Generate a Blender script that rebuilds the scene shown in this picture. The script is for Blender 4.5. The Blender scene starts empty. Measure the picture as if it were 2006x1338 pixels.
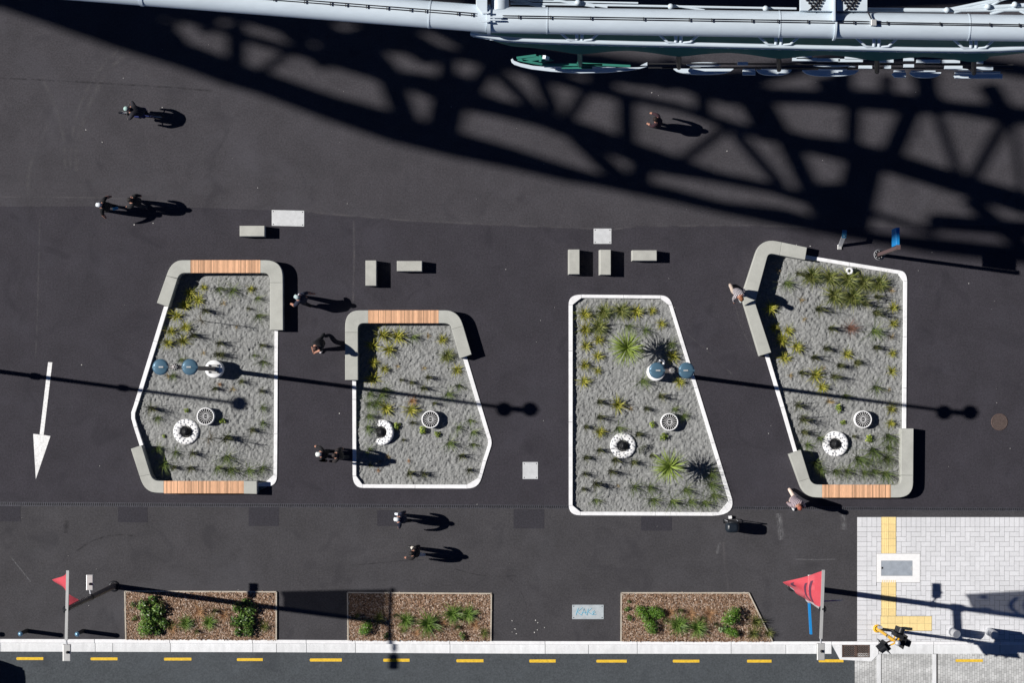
import bpy, bmesh, math, random
import numpy as np
from mathutils import Vector, Matrix, noise
random.seed(7)
R = math.radians

# ------------------------------------------------------------------ camera, sky, sun, exposure
PX = 0.02                      # metres on the ground per photo pixel (photo 2006 x 1338)
NX, NY, HC = 1035.0, 753.0, 85.0   # the point straight below the drone and its height
def G(x, y, h=0.0):            # plan position (ground pixel) -> world
    return Vector(((x-1003)*PX, -(y-669)*PX, h))
CAM = G(NX, NY, HC)
def P(x, y, h=0.0):            # where the photo pixel is when the point is h metres up
    s = 1 - h/HC
    g = G(x, y)
    return Vector((CAM.x+(g.x-CAM.x)*s, CAM.y+(g.y-CAM.y)*s, h))
scene = bpy.context.scene
col = scene.collection
cd = bpy.data.cameras.new('camera'); cam = bpy.data.objects.new('camera', cd); col.objects.link(cam)
cam.location = CAM; cam.rotation_euler = (0, 0, 0)
cd.sensor_width = 36; cd.lens = 36*HC/(2006*PX)
cd.shift_x = -CAM.x/(2006*PX); cd.shift_y = -CAM.y/(2006*PX)
cd.clip_end = 2000; scene.camera = cam
SUN_EL = 39.0
SX, SY = 0.9911, -0.1328       # horizontal way the light travels (towards the right of the photo)
world = bpy.data.worlds.new('World'); scene.world = world; world.use_nodes = True
wn = world.node_tree.nodes; wl = world.node_tree.links; wn.clear()
sky = wn.new('ShaderNodeTexSky'); sky.sky_type = 'NISHITA'; sky.sun_disc = False
sky.sun_elevation = R(SUN_EL); sky.sun_rotation = math.atan2(-SX, -SY)
sky.air_density = 0.4; sky.dust_density = 0.0; sky.ozone_density = 10.0; sky.altitude = 3000
bg = wn.new('ShaderNodeBackground'); bg.inputs[1].default_value = 0.05
wo = wn.new('ShaderNodeOutputWorld'); wl.new(sky.outputs[0], bg.inputs[0]); wl.new(bg.outputs[0], wo.inputs[0])
ld = bpy.data.lights.new('sun', 'SUN'); ld.energy = 5.0; ld.angle = R(0.6); ld.color = (1.0, 0.965, 0.92)
sun = bpy.data.objects.new('sun', ld); col.objects.link(sun)
LDIR = Vector((SX*math.cos(R(SUN_EL)), SY*math.cos(R(SUN_EL)), -math.sin(R(SUN_EL)))).normalized()
sun.rotation_euler = LDIR.to_track_quat('-Z', 'Y').to_euler(); sun.location = (-40, 10, 60)
scene.view_settings.view_transform = 'Standard'; scene.view_settings.look = 'None'
scene.view_settings.exposure = 0.30; scene.view_settings.gamma = 1
COT = 1/math.tan(R(SUN_EL))
def from_shadow(X, Y, h):      # the point h metres up whose shadow falls on ground pixel X, Y
    g = G(X, Y); return Vector((g.x-SX*COT*h, g.y-SY*COT*h, h))

# ------------------------------------------------------------------ helpers
def tag(o, label=None, cat=None, group=None, kind=None):
    if label: o['label'] = label
    if cat: o['category'] = cat
    if group: o['group'] = group
    if kind: o['kind'] = kind
    return o
def thing(name, loc, label, cat, group=None):
    o = bpy.data.objects.new(name, None); o.empty_display_size = 0.2; col.objects.link(o)
    o.location = loc; return tag(o, label, cat, group)
def root_loc(o):
    v = Vector((0, 0, 0))
    while o is not None: v = v + Vector(o.location); o = o.parent
    return v
def link_mesh(name, me, parent=None, loc=None):
    o = bpy.data.objects.new(name, me); col.objects.link(o)
    if parent is not None: o.parent = parent
    if loc is not None: o.location = loc
    return o
def copy_tree(o, loc=None, parent=None):
    c = o.copy(); col.objects.link(c)
    if parent is not None: c.parent = parent
    if loc is not None: c.location = loc
    for ch in list(o.children): copy_tree(ch, None, c)
    return c
class MB:
    def __init__(s): s.v = []; s.f = []; s.m = []; s.sm = []
    def add(s, vs, fs, mi=0, smooth=False):
        b = len(s.v); s.v += [tuple(v) for v in vs]
        for f in fs: s.f.append([b+i for i in f]); s.m.append(mi); s.sm.append(smooth)
        return s
    def box(s, c, d, rz=0.0, mi=0, M=None):
        x, y, z = d[0]/2, d[1]/2, d[2]/2
        vs = [Vector((sx*x, sy*y, sz*z)) for sz in (-1, 1) for sy in (-1, 1) for sx in (-1, 1)]
        Q = M if M is not None else Matrix.Rotation(rz, 3, 'Z')
        vs = [Q @ v + Vector(c) for v in vs]
        return s.add(vs, [(0,2,3,1),(4,5,7,6),(0,1,5,4),(2,6,7,3),(0,4,6,2),(1,3,7,5)], mi)
    def bar(s, a, b, w, h, mi=0):          # box from a to b, w wide (horizontal), h tall
        a, b = Vector(a), Vector(b); d = b-a; L = d.length
        x = d.normalized(); up = Vector((0, 0, 1))
        if abs(x.z) > 0.95: up = Vector((0, 1, 0))
        y = up.cross(x).normalized(); z = x.cross(y)
        M = Matrix((x, y, z)).transposed()
        return s.box((a+b)/2, (L, w, h), 0, mi, M)
    def prism(s, poly, z0, z1, mi=0, bottom=True):
        n = len(poly)
        ar = sum(poly[i][0]*poly[(i+1) % n][1]-poly[(i+1) % n][0]*poly[i][1] for i in range(n))
        if ar < 0: poly = list(reversed(poly))
        vs = [(p[0], p[1], z0) for p in poly]+[(p[0], p[1], z1) for p in poly]
        fs = [tuple(range(n, 2*n))]+[(i, (i+1) % n, n+(i+1) % n, n+i) for i in range(n)]
        if bottom: fs.append(tuple(reversed(range(n))))
        return s.add(vs, fs, mi)
    def tube(s, pts, r, n=8, mi=0, cap=True, smooth=True):
        pts = [Vector(p) for p in pts]; m = len(pts)
        rs = r if isinstance(r, (list, tuple)) else [r]*m
        rings = []; ref = None
        for i in range(m):
            d = (pts[min(i+1, m-1)]-pts[max(i-1, 0)]).normalized()
            if ref is None: ref = Vector((0, 0, 1)) if abs(d.z) < 0.9 else Vector((1, 0, 0))
            u = ref.cross(d); u = u.normalized() if u.length > 1e-6 else Vector((1, 0, 0)); w = d.cross(u); ref = w
            rings.append([pts[i]+rs[i]*(math.cos(2*math.pi*k/n)*u+math.sin(2*math.pi*k/n)*w) for k in range(n)])
        vs = [v for rg in rings for v in rg]
        fs = [(i*n+k, i*n+(k+1) % n, (i+1)*n+(k+1) % n, (i+1)*n+k) for i in range(m-1) for k in range(n)]
        s.add(vs, fs, mi, smooth)
        if cap: s.add(rings[0], [tuple(reversed(range(n)))], mi); s.add(rings[-1], [tuple(range(n))], mi)
        return s
    def lathe(s, c, prof, n=24, mi=0, smooth=True, M=None):   # prof: (r, z)
        vs = []
        for r, z in prof:
            for k in range(n):
                v = Vector((r*math.cos(2*math.pi*k/n), r*math.sin(2*math.pi*k/n), z))
                if M is not None: v = M @ v
                vs.append(v+Vector(c))
        fs = [(i*n+k, i*n+(k+1) % n, (i+1)*n+(k+1) % n, (i+1)*n+k) for i in range(len(prof)-1) for k in range(n)]
        return s.add(vs, fs, mi, smooth)
    def ellipsoid(s, c, rad, n=12, m=8, mi=0, M=None, z0=-1.0, jit=0.0):
        prof = []
        for i in range(m+1):
            t = math.asin(max(-1, z0))+(math.pi/2-math.asin(max(-1, z0)))*i/m
            prof.append((math.cos(t), math.sin(t)))
        vs = []
        for r, z in prof:
            for k in range(n):
                j = 1+random.uniform(-jit, jit)
                v = Vector((rad[0]*r*math.cos(2*math.pi*k/n)*j, rad[1]*r*math.sin(2*math.pi*k/n)*j, rad[2]*z*j))
                if M is not None: v = M @ v
                vs.append(v+Vector(c))
        fs = [(i*n+k, i*n+(k+1) % n, (i+1)*n+(k+1) % n, (i+1)*n+k) for i in range(m) for k in range(n)]
        return s.add(vs, fs, mi, True)
    def mesh(s, name, mats, off=Vector((0, 0, 0))):
        me = bpy.data.meshes.new(name)
        me.from_pydata([(v[0]-off.x, v[1]-off.y, v[2]-off.z) for v in s.v], [], s.f)
        for m in (mats if isinstance(mats, (list, tuple)) else [mats]): me.materials.append(m)
        me.polygons.foreach_set('material_index', s.m); me.polygons.foreach_set('use_smooth', s.sm)
        me.update(); return me
    def build(s, name, mats, parent=None, loc=None, bevel=0.0):
        """world-space vertices -> one object; its origin is loc (top level) or the parent's"""
        off = root_loc(parent) if parent is not None else (Vector(loc) if loc is not None else Vector((0, 0, 0)))
        me = s.mesh(name, mats, off)
        if bevel:
            bm = bmesh.new(); bm.from_mesh(me)
            zt = max(v.co.z for v in bm.verts)
            es = [e for e in bm.edges if all(abs(v.co.z-zt) < 1e-4 for v in e.verts)]
            bmesh.ops.bevel(bm, geom=es, offset=bevel, segments=2, affect='EDGES', profile=0.5)
            bm.to_mesh(me); bm.free()
        return link_mesh(name, me, parent, None if parent is not None else off)
def bez(a, c, b, n=7):
    a, b, c = Vector(a), Vector(b), Vector(c)
    return [tuple((1-t)**2*a+2*t*(1-t)*c+t*t*b) for t in [i/n for i in range(n+1)]]

# ------------------------------------------------------------------ materials
MATS = {}
def mat(name, c, rough=0.7, metal=0.0, var=0.0, scale=6.0, var2=0.0, scale2=60.0, bump=0.0, bscale=80.0,
        objvar=0.0, islvar=0.0, islcols=None, spec=0.4, trans=0.0, stretch=None):
    if name in MATS: return MATS[name]
    m = bpy.data.materials.new(name); m.use_nodes = True; nt = m.node_tree; N = nt.nodes; L = nt.links
    b = N['Principled BSDF']; b.inputs['Roughness'].default_value = rough; b.inputs['Metallic'].default_value = metal
    b.inputs['Specular IOR Level'].default_value = spec
    geo = N.new('ShaderNodeNewGeometry'); pos = geo.outputs['Position']
    if stretch:
        mp = N.new('ShaderNodeMapping'); mp.inputs['Scale'].default_value = stretch; L.new(pos, mp.inputs[0]); pos = mp.outputs[0]
    rgb = N.new('ShaderNodeRGB'); rgb.outputs[0].default_value = (*c, 1); cur = rgb.outputs[0]
    def mul(cur, fac, lo, hi):
        mr = N.new('ShaderNodeMapRange'); mr.inputs['To Min'].default_value = lo; mr.inputs['To Max'].default_value = hi
        L.new(fac, mr.inputs['Value'])
        vm = N.new('ShaderNodeVectorMath'); vm.operation = 'SCALE'; L.new(cur, vm.inputs[0]); L.new(mr.outputs[0], vm.inputs['Scale'])
        return vm.outputs[0]
    if islcols:
        cr = N.new('ShaderNodeValToRGB'); e = cr.color_ramp.elements
        e[0].color = (*islcols[0], 1); e[1].color = (*islcols[-1], 1)
        for i, q in enumerate(islcols[1:-1]):
            x = e.new((i+1)/(len(islcols)-1)); x.color = (*q, 1)
        L.new(geo.outputs['Random Per Island'], cr.inputs[0]); cur = cr.outputs[0]
    if islvar: cur = mul(cur, geo.outputs['Random Per Island'], 1-islvar, 1+islvar)
    if objvar:
        oi = N.new('ShaderNodeObjectInfo'); cur = mul(cur, oi.outputs['Random'], 1-objvar, 1+objvar)
    for v, s, dt in ((var, scale, 5), (var2, scale2, 3)):
        if v:
            nz = N.new('ShaderNodeTexNoise'); nz.inputs['Scale'].default_value = s; nz.inputs['Detail'].default_value = dt
            nz.inputs['Roughness'].default_value = 0.6
            L.new(pos, nz.inputs['Vector'])
            mr = N.new('ShaderNodeMapRange'); mr.inputs['From Min'].default_value = 0.3; mr.inputs['From Max'].default_value = 0.7
            mr.inputs['To Min'].default_value = 1-v; mr.inputs['To Max'].default_value = 1+v; L.new(nz.outputs[0], mr.inputs[0])
            vm = N.new('ShaderNodeVectorMath'); vm.operation = 'SCALE'; L.new(cur, vm.inputs[0]); L.new(mr.outputs[0], vm.inputs['Scale']); cur = vm.outputs[0]
    L.new(cur, b.inputs['Base Color'])
    if bump:
        nz = N.new('ShaderNodeTexNoise'); nz.inputs['Scale'].default_value = bscale; nz.inputs['Detail'].default_value = 4; L.new(pos, nz.inputs['Vector'])
        bp = N.new('ShaderNodeBump'); bp.inputs['Strength'].default_value = bump; bp.inputs['Distance'].default_value = 0.02
        L.new(nz.outputs[0], bp.inputs['Height']); L.new(bp.outputs[0], b.inputs['Normal'])
    if trans:
        tr = N.new('ShaderNodeBsdfTranslucent'); L.new(cur, tr.inputs[0])
        mx = N.new('ShaderNodeMixShader'); mx.inputs[0].default_value = trans
        L.new(b.outputs[0], mx.inputs[1]); L.new(tr.outputs[0], mx.inputs[2]); L.new(mx.outputs[0], N['Material Output'].inputs[0])
    MATS[name] = m; return m
def scuff_mat(name, c, amount, scale, stretch=(1, 1, 1)):
    """worn film lying on the asphalt: patchy, mostly see-through"""
    m = mat(name, c, rough=0.9); N = m.node_tree.nodes; L = m.node_tree.links; b = N['Principled BSDF']
    geo = N.new('ShaderNodeNewGeometry'); mp = N.new('ShaderNodeMapping'); mp.inputs['Scale'].default_value = stretch
    L.new(geo.outputs['Position'], mp.inputs[0])
    nz = N.new('ShaderNodeTexNoise'); nz.inputs['Scale'].default_value = scale; nz.inputs['Detail'].default_value = 6; nz.inputs['Roughness'].default_value = 0.7
    L.new(mp.outputs[0], nz.inputs['Vector'])
    mr = N.new('ShaderNodeMapRange'); mr.inputs['From Min'].default_value = 0.4; mr.inputs['From Max'].default_value = 0.75
    mr.inputs['To Min'].default_value = 0; mr.inputs['To Max'].default_value = amount; L.new(nz.outputs[0], mr.inputs[0])
    tr = N.new('ShaderNodeBsdfTransparent'); mx = N.new('ShaderNodeMixShader')
    # soft edges across the strip from its uv
    uv = N.new('ShaderNodeUVMap'); sp = N.new('ShaderNodeSeparateXYZ'); L.new(uv.outputs[0], sp.inputs[0])
    m1 = N.new('ShaderNodeMath'); m1.operation = 'PINGPONG'; m1.inputs[1].default_value = 0.5; L.new(sp.outputs[1], m1.inputs[0])
    m2 = N.new('ShaderNodeMath'); m2.operation = 'MULTIPLY'; m2.inputs[1].default_value = 2.0; L.new(m1.outputs[0], m2.inputs[0])
    m3 = N.new('ShaderNodeMath'); m3.operation = 'MULTIPLY'; L.new(m2.outputs[0], m3.inputs[0]); L.new(mr.outputs[0], m3.inputs[1])
    L.new(m3.outputs[0], mx.inputs[0]); L.new(tr.outputs[0], mx.inputs[1]); L.new(b.outputs[0], mx.inputs[2])
    L.new(mx.outputs[0], N['Material Output'].inputs[0]); return m
def asphalt(name, c, blotch=0.14):
    m = mat(name, c, rough=0.88, var=blotch, scale=0.8, var2=0.24, scale2=15, bump=0.5, bscale=40, spec=0.25)
    N = m.node_tree.nodes; L = m.node_tree.links; b = N['Principled BSDF']
    src = b.inputs['Base Color'].links[0].from_socket
    geo = N.new('ShaderNodeNewGeometry')
    nz = N.new('ShaderNodeTexNoise'); nz.inputs['Scale'].default_value = 0.23; nz.inputs['Detail'].default_value = 8; nz.inputs['Roughness'].default_value = 0.72
    nz.inputs['Distortion'].default_value = 0.6
    L.new(geo.outputs['Position'], nz.inputs['Vector'])
    mr = N.new('ShaderNodeMapRange'); mr.inputs['From Min'].default_value = 0.52; mr.inputs['From Max'].default_value = 0.72; mr.inputs['To Max'].default_value = 0.42
    L.new(nz.outputs[0], mr.inputs[0])
    mx = N.new('ShaderNodeMix'); mx.data_type = 'RGBA'; L.new(mr.outputs[0], mx.inputs[0]); L.new(src, mx.inputs[6]); mx.inputs[7].default_value = (c[0]*1.5, c[1]*1.55, c[2]*1.6, 1)
    # pale stone chips in the binder
    vo = N.new('ShaderNodeTexNoise'); vo.inputs['Scale'].default_value = 22; vo.inputs['Detail'].default_value = 2; L.new(geo.outputs['Position'], vo.inputs['Vector'])
    m4 = N.new('ShaderNodeMapRange'); m4.inputs['From Min'].default_value = 0.68; m4.inputs['From Max'].default_value = 0.8; m4.inputs['To Max'].default_value = 0.5; L.new(vo.outputs[0], m4.inputs[0])
    mx2 = N.new('ShaderNodeMix'); mx2.data_type = 'RGBA'; L.new(m4.outputs[0], mx2.inputs[0]); L.new(mx.outputs[2], mx2.inputs[6]); mx2.inputs[7].default_value = (c[0]*2.6, c[1]*2.6, c[2]*2.7, 1)
    # oil drips and damp-looking stains
    oz = N.new('ShaderNodeTexNoise'); oz.inputs['Scale'].default_value = 0.75; oz.inputs['Detail'].default_value = 5; oz.inputs['Distortion'].default_value = 1.2; L.new(geo.outputs['Position'], oz.inputs['Vector'])
    m5 = N.new('ShaderNodeMapRange'); m5.inputs['From Min'].default_value = 0.57; m5.inputs['From Max'].default_value = 0.72; m5.inputs['To Max'].default_value = 0.5; L.new(oz.outputs[0], m5.inputs[0])
    mx3 = N.new('ShaderNodeMix'); mx3.data_type = 'RGBA'; L.new(m5.outputs[0], mx3.inputs[0]); L.new(mx2.outputs[2], mx3.inputs[6]); mx3.inputs[7].default_value = (c[0]*.62, c[1]*.62, c[2]*.66, 1)
    L.new(mx3.outputs[2], b.inputs['Base Color']); return m
M_asph_up = asphalt('asphalt_weathered', (0.050, 0.047, 0.0535))
M_asph_mid = asphalt('asphalt_dark', (0.0365, 0.0338, 0.0415))
M_asph_low = asphalt('asphalt_grey', (0.0505, 0.0485, 0.053))
M_asph_patch = asphalt('asphalt_patch', (0.034, 0.0325, 0.040), 0.06)
M_road = asphalt('asphalt_road', (0.062, 0.070, 0.077), 0.08)
M_kerb = mat('white_concrete', (0.79, 0.79, 0.80), 0.8, var=0.09, scale=2.2, var2=0.07, scale2=14, bump=0.15, objvar=0.04)
M_chan = mat('channel_concrete', (0.68, 0.69, 0.70), 0.85, var=0.10, scale=2.2, var2=0.06, scale2=30, bump=0.15, objvar=0.05, stretch=(2.5, 0.7, 1))
M_bench = mat('bench_concrete', (0.40, 0.405, 0.37), 0.75, var=0.10, scale=1.6, var2=0.05, scale2=25, bump=0.1, objvar=0.04)
M_block = mat('block_concrete', (0.40, 0.40, 0.365), 0.75, var=0.11, scale=3.0, var2=0.06, scale2=40, bump=0.1, objvar=0.07)
M_timber = mat('timber_slat', (0.70, 0.405, 0.24), 0.6, objvar=0.38, var=0.18, scale=9, stretch=(9, 0.7, 1), bump=0.1)
M_edge = mat('timber_edging', (0.46, 0.41, 0.34), 0.8, var=0.15, scale=5)
M_sand = mat('grey_sand', (0.236, 0.240, 0.236), 0.95, var=0.12, scale=4, var2=0.25, scale2=18, bump=0.9, bscale=16, spec=0.1)
M_mulchbase = mat('mulch_soil', (0.10, 0.06, 0.04), 0.95, var=0.3, scale=25)
M_mulch = mat('bark_chip', (0.2, 0.1, 0.07), 0.9, islcols=[(0.07, 0.04, 0.026), (0.19, 0.11, 0.065), (0.29, 0.18, 0.115), (0.36, 0.25, 0.18), (0.52, 0.43, 0.36)], spec=0.2)
M_white = mat('white_paint', (0.80, 0.80, 0.80), 0.6, var=0.05, scale=8)
M_mark = mat('road_white', (0.76, 0.76, 0.75), 0.8, var=0.10, scale=2.5, var2=0.20, scale2=13)
M_yellow = mat('road_yellow', (0.72, 0.46, 0.03), 0.8, var=0.16, scale=9, var2=.15, scale2=30)
M_tact = mat('tactile_yellow', (0.82, 0.64, 0.30), 0.8, objvar=0.07, var=0.06, scale=10)
M_paver = mat('grey_paver', (0.63, 0.635, 0.655), 0.85, objvar=0.04, var=0.05, scale=0.9, var2=.05, scale2=12, islvar=0.0)
M_paver2 = mat('grey_paver_joined', (0.63, 0.635, 0.655), 0.85, islvar=0.04, var=0.05, scale=0.9, var2=.05, scale2=12)
M_rpav = mat('road_paver', (0.47, 0.475, 0.47), 0.85, islvar=0.14, var=0.28, scale=0.55, stretch=(0.5, 3.2, 1))
M_joint = mat('joint_sand', (0.07, 0.07, 0.07), 0.95, var=0.2, scale=20)
M_steel = mat('galvanised', (0.50, 0.51, 0.53), 0.45, 0.3, var=0.1, scale=8)
M_plate = mat('cover_plate', (0.56, 0.57, 0.58), 0.55, 0.1, var=0.10, scale=5, var2=0.16, scale2=60)
M_plate3 = mat('cover_plate_bluish', (0.43, 0.475, 0.50), 0.55, 0.1, var=0.12, scale=5, var2=0.1, scale2=50)
M_plate2 = mat('cover_plate_grey', (0.36, 0.40, 0.45), 0.5, 0.2, var=0.12, scale=5)
M_dark = mat('dark_metal', (0.02, 0.02, 0.023), 0.5, 0.3)
M_black = mat('black_plastic', (0.012, 0.013, 0.016), 0.45)
M_grate = mat('grate_metal', (0.07, 0.07, 0.085), 0.55, 0.4, var=0.3, scale=7)
M_pit_shade = mat('pit_shade', (0.006, 0.006, 0.007), 0.9)  # near-black colour standing in for the shade inside openings
M_sump = mat('rusty_iron', (0.13, 0.085, 0.07), 0.7, 0.3, var=0.3, scale=12)
M_rust = mat('rust_cover', (0.095, 0.07, 0.063), 0.8, 0.2, var=0.25, scale=12)
M_pole = mat('pole_bronze', (0.11, 0.095, 0.095), 0.45, 0.4)
M_alu = mat('aluminium', (0.55, 0.55, 0.54), 0.4, 0.4, var=0.06, scale=5)
M_lampblue = mat('lamp_blue', (0.075, 0.15, 0.215), 0.35, 0.25, var=0.05, scale=4)
M_blue = mat('sign_blue', (0.012, 0.22, 0.55), 0.4)
M_bollblue = mat('bollard_cap', (0.16, 0.30, 0.42), 0.3, 0.4)
M_red = mat('flag_red', (0.80, 0.10, 0.13), 0.8, trans=0.35)
N_ = M_red.node_tree.nodes; L_ = M_red.node_tree.links; s_ = N_['Material Output'].inputs[0].links[0].from_socket
t_ = N_.new('ShaderNodeBsdfTransparent'); x_ = N_.new('ShaderNodeMixShader'); x_.inputs[0].default_value = .11   # open weave
L_.new(s_, x_.inputs[1]); L_.new(t_.outputs[0], x_.inputs[2]); L_.new(x_.outputs[0], N_['Material Output'].inputs[0])
M_redprint = mat('flag_print', (0.10, 0.03, 0.06), 0.8)
M_gantry = mat('gantry_white', (0.54, 0.615, 0.675), 0.42, var=0.07, scale=1.2, var2=0.03, scale2=12, stretch=(.35,1,1))
M_green = mat('canopy_green', (0.02, 0.17, 0.13), 0.6, var=0.1, scale=2)
M_cable = mat('cable_black', (0.015, 0.015, 0.018), 0.6)
M_yelpole = mat('signal_yellow', (0.72, 0.40, 0.02), 0.5)
M_cyan = mat('cyan_spray', (0.10, 0.42, 0.58), 0.8)
M_pebble = mat('pebble', (0.25, 0.26, 0.29), 0.8, islvar=0.4)
M_skin = mat('skin', (0.36, 0.18, 0.125), 0.6)
M_bag = mat('sky_blue_bag', (0.10, 0.42, 0.65), 0.6)

# ------------------------------------------------------------------ ground sheets
def sheet(name, outer, holes, z, m, parent=None, kind='structure'):
    bm = bmesh.new(); es = []
    for loop in [outer]+holes:
        vs = [bm.verts.new((p[0], p[1], z)) for p in loop]
        es += [bm.edges.new((vs[i], vs[(i+1) % len(vs)])) for i in range(len(vs))]
    bmesh.ops.triangle_fill(bm, use_beauty=True, use_dissolve=False, edges=es, normal=(0, 0, 1))
    bmesh.ops.recalc_face_normals(bm, faces=bm.faces)
    for f in bm.faces:
        if f.normal.z < 0: f.normal_flip()
    me = bpy.data.meshes.new(name); bm.to_mesh(me); bm.free(); me.materials.append(m)
    o = link_mesh(name, me, parent)
    if kind: o['kind'] = kind
    return o
def gp(pts, h=0.0): return [G(x, y, h) for x, y in pts]
FAR = 16000
# outer kerb outlines (ground pixels)
OUT = {
 1: [(321.8,599.6),(291,700),(262,795),(257.2,808),(257,818),(260,832),(276,876),(276,940),(300,966),(503,966),(528,953)]+bez((528,953,0),(542,950,0),(543,932,0),4)[1:]+[(545,648),(545,600),(545,540),(525,515),(360,515),(338,530)],
 2: [(690.3,745),(691,935)]+bez((691,935,0),(692,956,0),(711,956,0),5)[1:]+[(915,957.3)]+bez((915,957.3,0),(937,957.5,0),(943,938,0),5)[1:]+[(962.8,874),(963.4,868),(962.8,862),(915,706),(895,640),(870,615),(710,615),(690,640)],
 3: bez((1114,597,0),(1113,577,0),(1139,577,0),6)+bez((1294,578.5,0),(1312,578.5,0),(1317,597,0),6)+bez((1434.5,979.5,0),(1440,1010,0),(1397,1010.8,0),6)+bez((1137,1010,0),(1114.5,1010,0),(1114.3,991,0),6),
 4: [(1498.5,697),(1553.8,885),(1575,945),(1600,968),(1755,968),(1783,945),(1783,840),(1775,839),(1777,550)]+bez((1777,550,0),(1777,532,0),(1764,530,0),5)[1:]+[(1600.7,503.3),(1530,480),(1515,478),(1490,500),(1462,582)],
}
OUT = {k: [(p[0], p[1]) for p in v] for k, v in OUT.items()}
KT = [(-400,1251),(0,1252.6),(185,1253),(560,1254.2),(1000,1256.8),(1500,1257.5),(2006,1257.5),(2500,1257.5)]
KM = [(-400,1259.5),(0,1260.5),(185,1260.8),(560,1261.8),(1000,1264.2),(1500,1264.4),(2006,1264.4),(2500,1264.4)]
KB = [(-400,1276.5),(0,1277.8),(185,1278.2),(560,1279.2),(1000,1282),(1500,1282.2),(2006,1282.2),(2500,1282.2)]
def lerp(tab, x):
    for (a, ya), (b, yb) in zip(tab, tab[1:]):
        if a <= x <= b: return ya+(yb-ya)*(x-a)/(b-a)
    return tab[0][1] if x < tab[0][0] else tab[-1][1]
SEAM = [(-FAR,404),(0,404),(320,404),(590,414),(800,432),(960,440),(1170,448),(1250,442),(1430,441),(1640,446),(1790,444),(2006,440),(FAR,440)]
DT = lambda x: 983.8+(x/2006)*11.4      # trench drain, upper edge
DB = lambda x: 991.6+(x/2006)*9.6       # lower edge
apron = sheet('plaza_apron', gp([(-FAR,-FAR),(FAR,-FAR)]+SEAM[::-1]), [], 0.0, M_asph_up)
low_edge = [(-FAR, DB(0)),(0, DB(0)),(1110, DB(1110)),(1114.3, DB(1114))]
plaza_poly = SEAM+[(FAR, DB(2006)),(2006, DB(2006)),(1438, DB(1438)),(1110, DB(1110)),(0, DB(0)),(-FAR, DB(0))]
# planter 3 crosses the drain line, so the mid sheet and the lower sheet both stop at its kerb
import itertools
def inside(poly, x, y):
    c = False; n = len(poly)
    for i in range(n):
        x1, y1 = poly[i]; x2, y2 = poly[(i+1) % n]
        if (y1 > y) != (y2 > y) and x < (x2-x1)*(y-y1)/(y2-y1)+x1: c = not c
    return c
p3 = OUT[3]
up3 = [p for p in p3 if p[1] < 996]; lo3 = [p for p in p3 if p[1] >= 996]
iR = [i for i in range(len(p3)) if p3[i][1] < 996 and p3[(i+1) % len(p3)][1] >= 996][0]
iL = [i for i in range(len(p3)) if p3[i][1] >= 996 and p3[(i+1) % len(p3)][1] < 996][0]
lowpts = p3[iR+1:iL+1]                       # right to left along the bottom
uppts = p3[iL+1:]+p3[:iR+1]                  # left, up, across and down the right side
yR, yL = DB(1433), DB(1116)
mid_outer = SEAM+[(FAR, DB(2006)),(2006, DB(2006)),(1434.6, yR)]+[p for p in reversed(uppts)]+[(1114.5, yL),(0, DB(0)),(-FAR, DB(0))]
plaza = sheet('plaza', gp(mid_outer), [gp(OUT[k]) for k in (1, 2, 4)], 0.0, M_asph_mid)
kx = [2500,2006,1500,1000,560,185,0,-400]
foot_outer = [(-FAR, DB(0)),(0, DB(0)),(1114.5, yL)]+[p for p in reversed(lowpts)]+[(1434.6, yR),(2006, DB(2006)),(FAR, DB(2006)),(FAR,1257.5)]+[(x, lerp(KT, x)) for x in kx]+[(-FAR,1251)]
footpath = sheet('footpath', gp(foot_outer), [], 0.0, M_asph_low)
ROADZ = -0.11
road = sheet('road', gp([(-FAR,1265),(FAR,1265),(FAR,FAR),(-FAR,FAR)]), [], ROADZ, M_road)

def strip(name, pts, w, m, z, parent):
    """a soft-edged worn strip lying on the ground, pts in ground pixels, w in pixels"""
    n = len(pts); vs = []; uvs = []
    for i in range(n):
        a = Vector(pts[max(i-1, 0)]); b = Vector(pts[min(i+1, n-1)]); d = (b-a).normalized(); q = Vector((-d.y, d.x))
        p = Vector(pts[i])
        for s, v in ((-1, 0.001), (1, 0.999)):
            g = G(*(p+q*s*w/2), z); vs.append(g); uvs.append((i/(n-1), v))
    fs = [(2*i, 2*i+1, 2*i+3, 2*i+2) for i in range(n-1)]
    me = bpy.data.meshes.new(name); me.from_pydata(vs, [], fs); me.materials.append(m)
    uv = me.uv_layers.new(name='UVMap')
    for lp in me.loops: uv.data[lp.index].uv = uvs[lp.vertex_index]
    return link_mesh(name, me, parent)
M_scuff = scuff_mat('tyre_scuff', (0.14, 0.135, 0.14), 0.55, 2.5)
M_seam = scuff_mat('seam_dust', (0.17, 0.16, 0.165), 0.55, 1.3)
M_chalk = scuff_mat('pale_scrape', (0.30, 0.30, 0.31), 0.8, 7.0, (3, 0.6, 1))
M_darkline = scuff_mat('tyre_rubber', (0.022, 0.021, 0.024), 0.8, 3.0)
def arc(cx, cy, rx, ry, a0, a1, n=18): return [(cx+rx*math.cos(R(a0+(a1-a0)*i/n)), cy+ry*math.sin(R(a0+(a1-a0)*i/n))) for i in range(n+1)]
Z1 = 0.004
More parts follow.
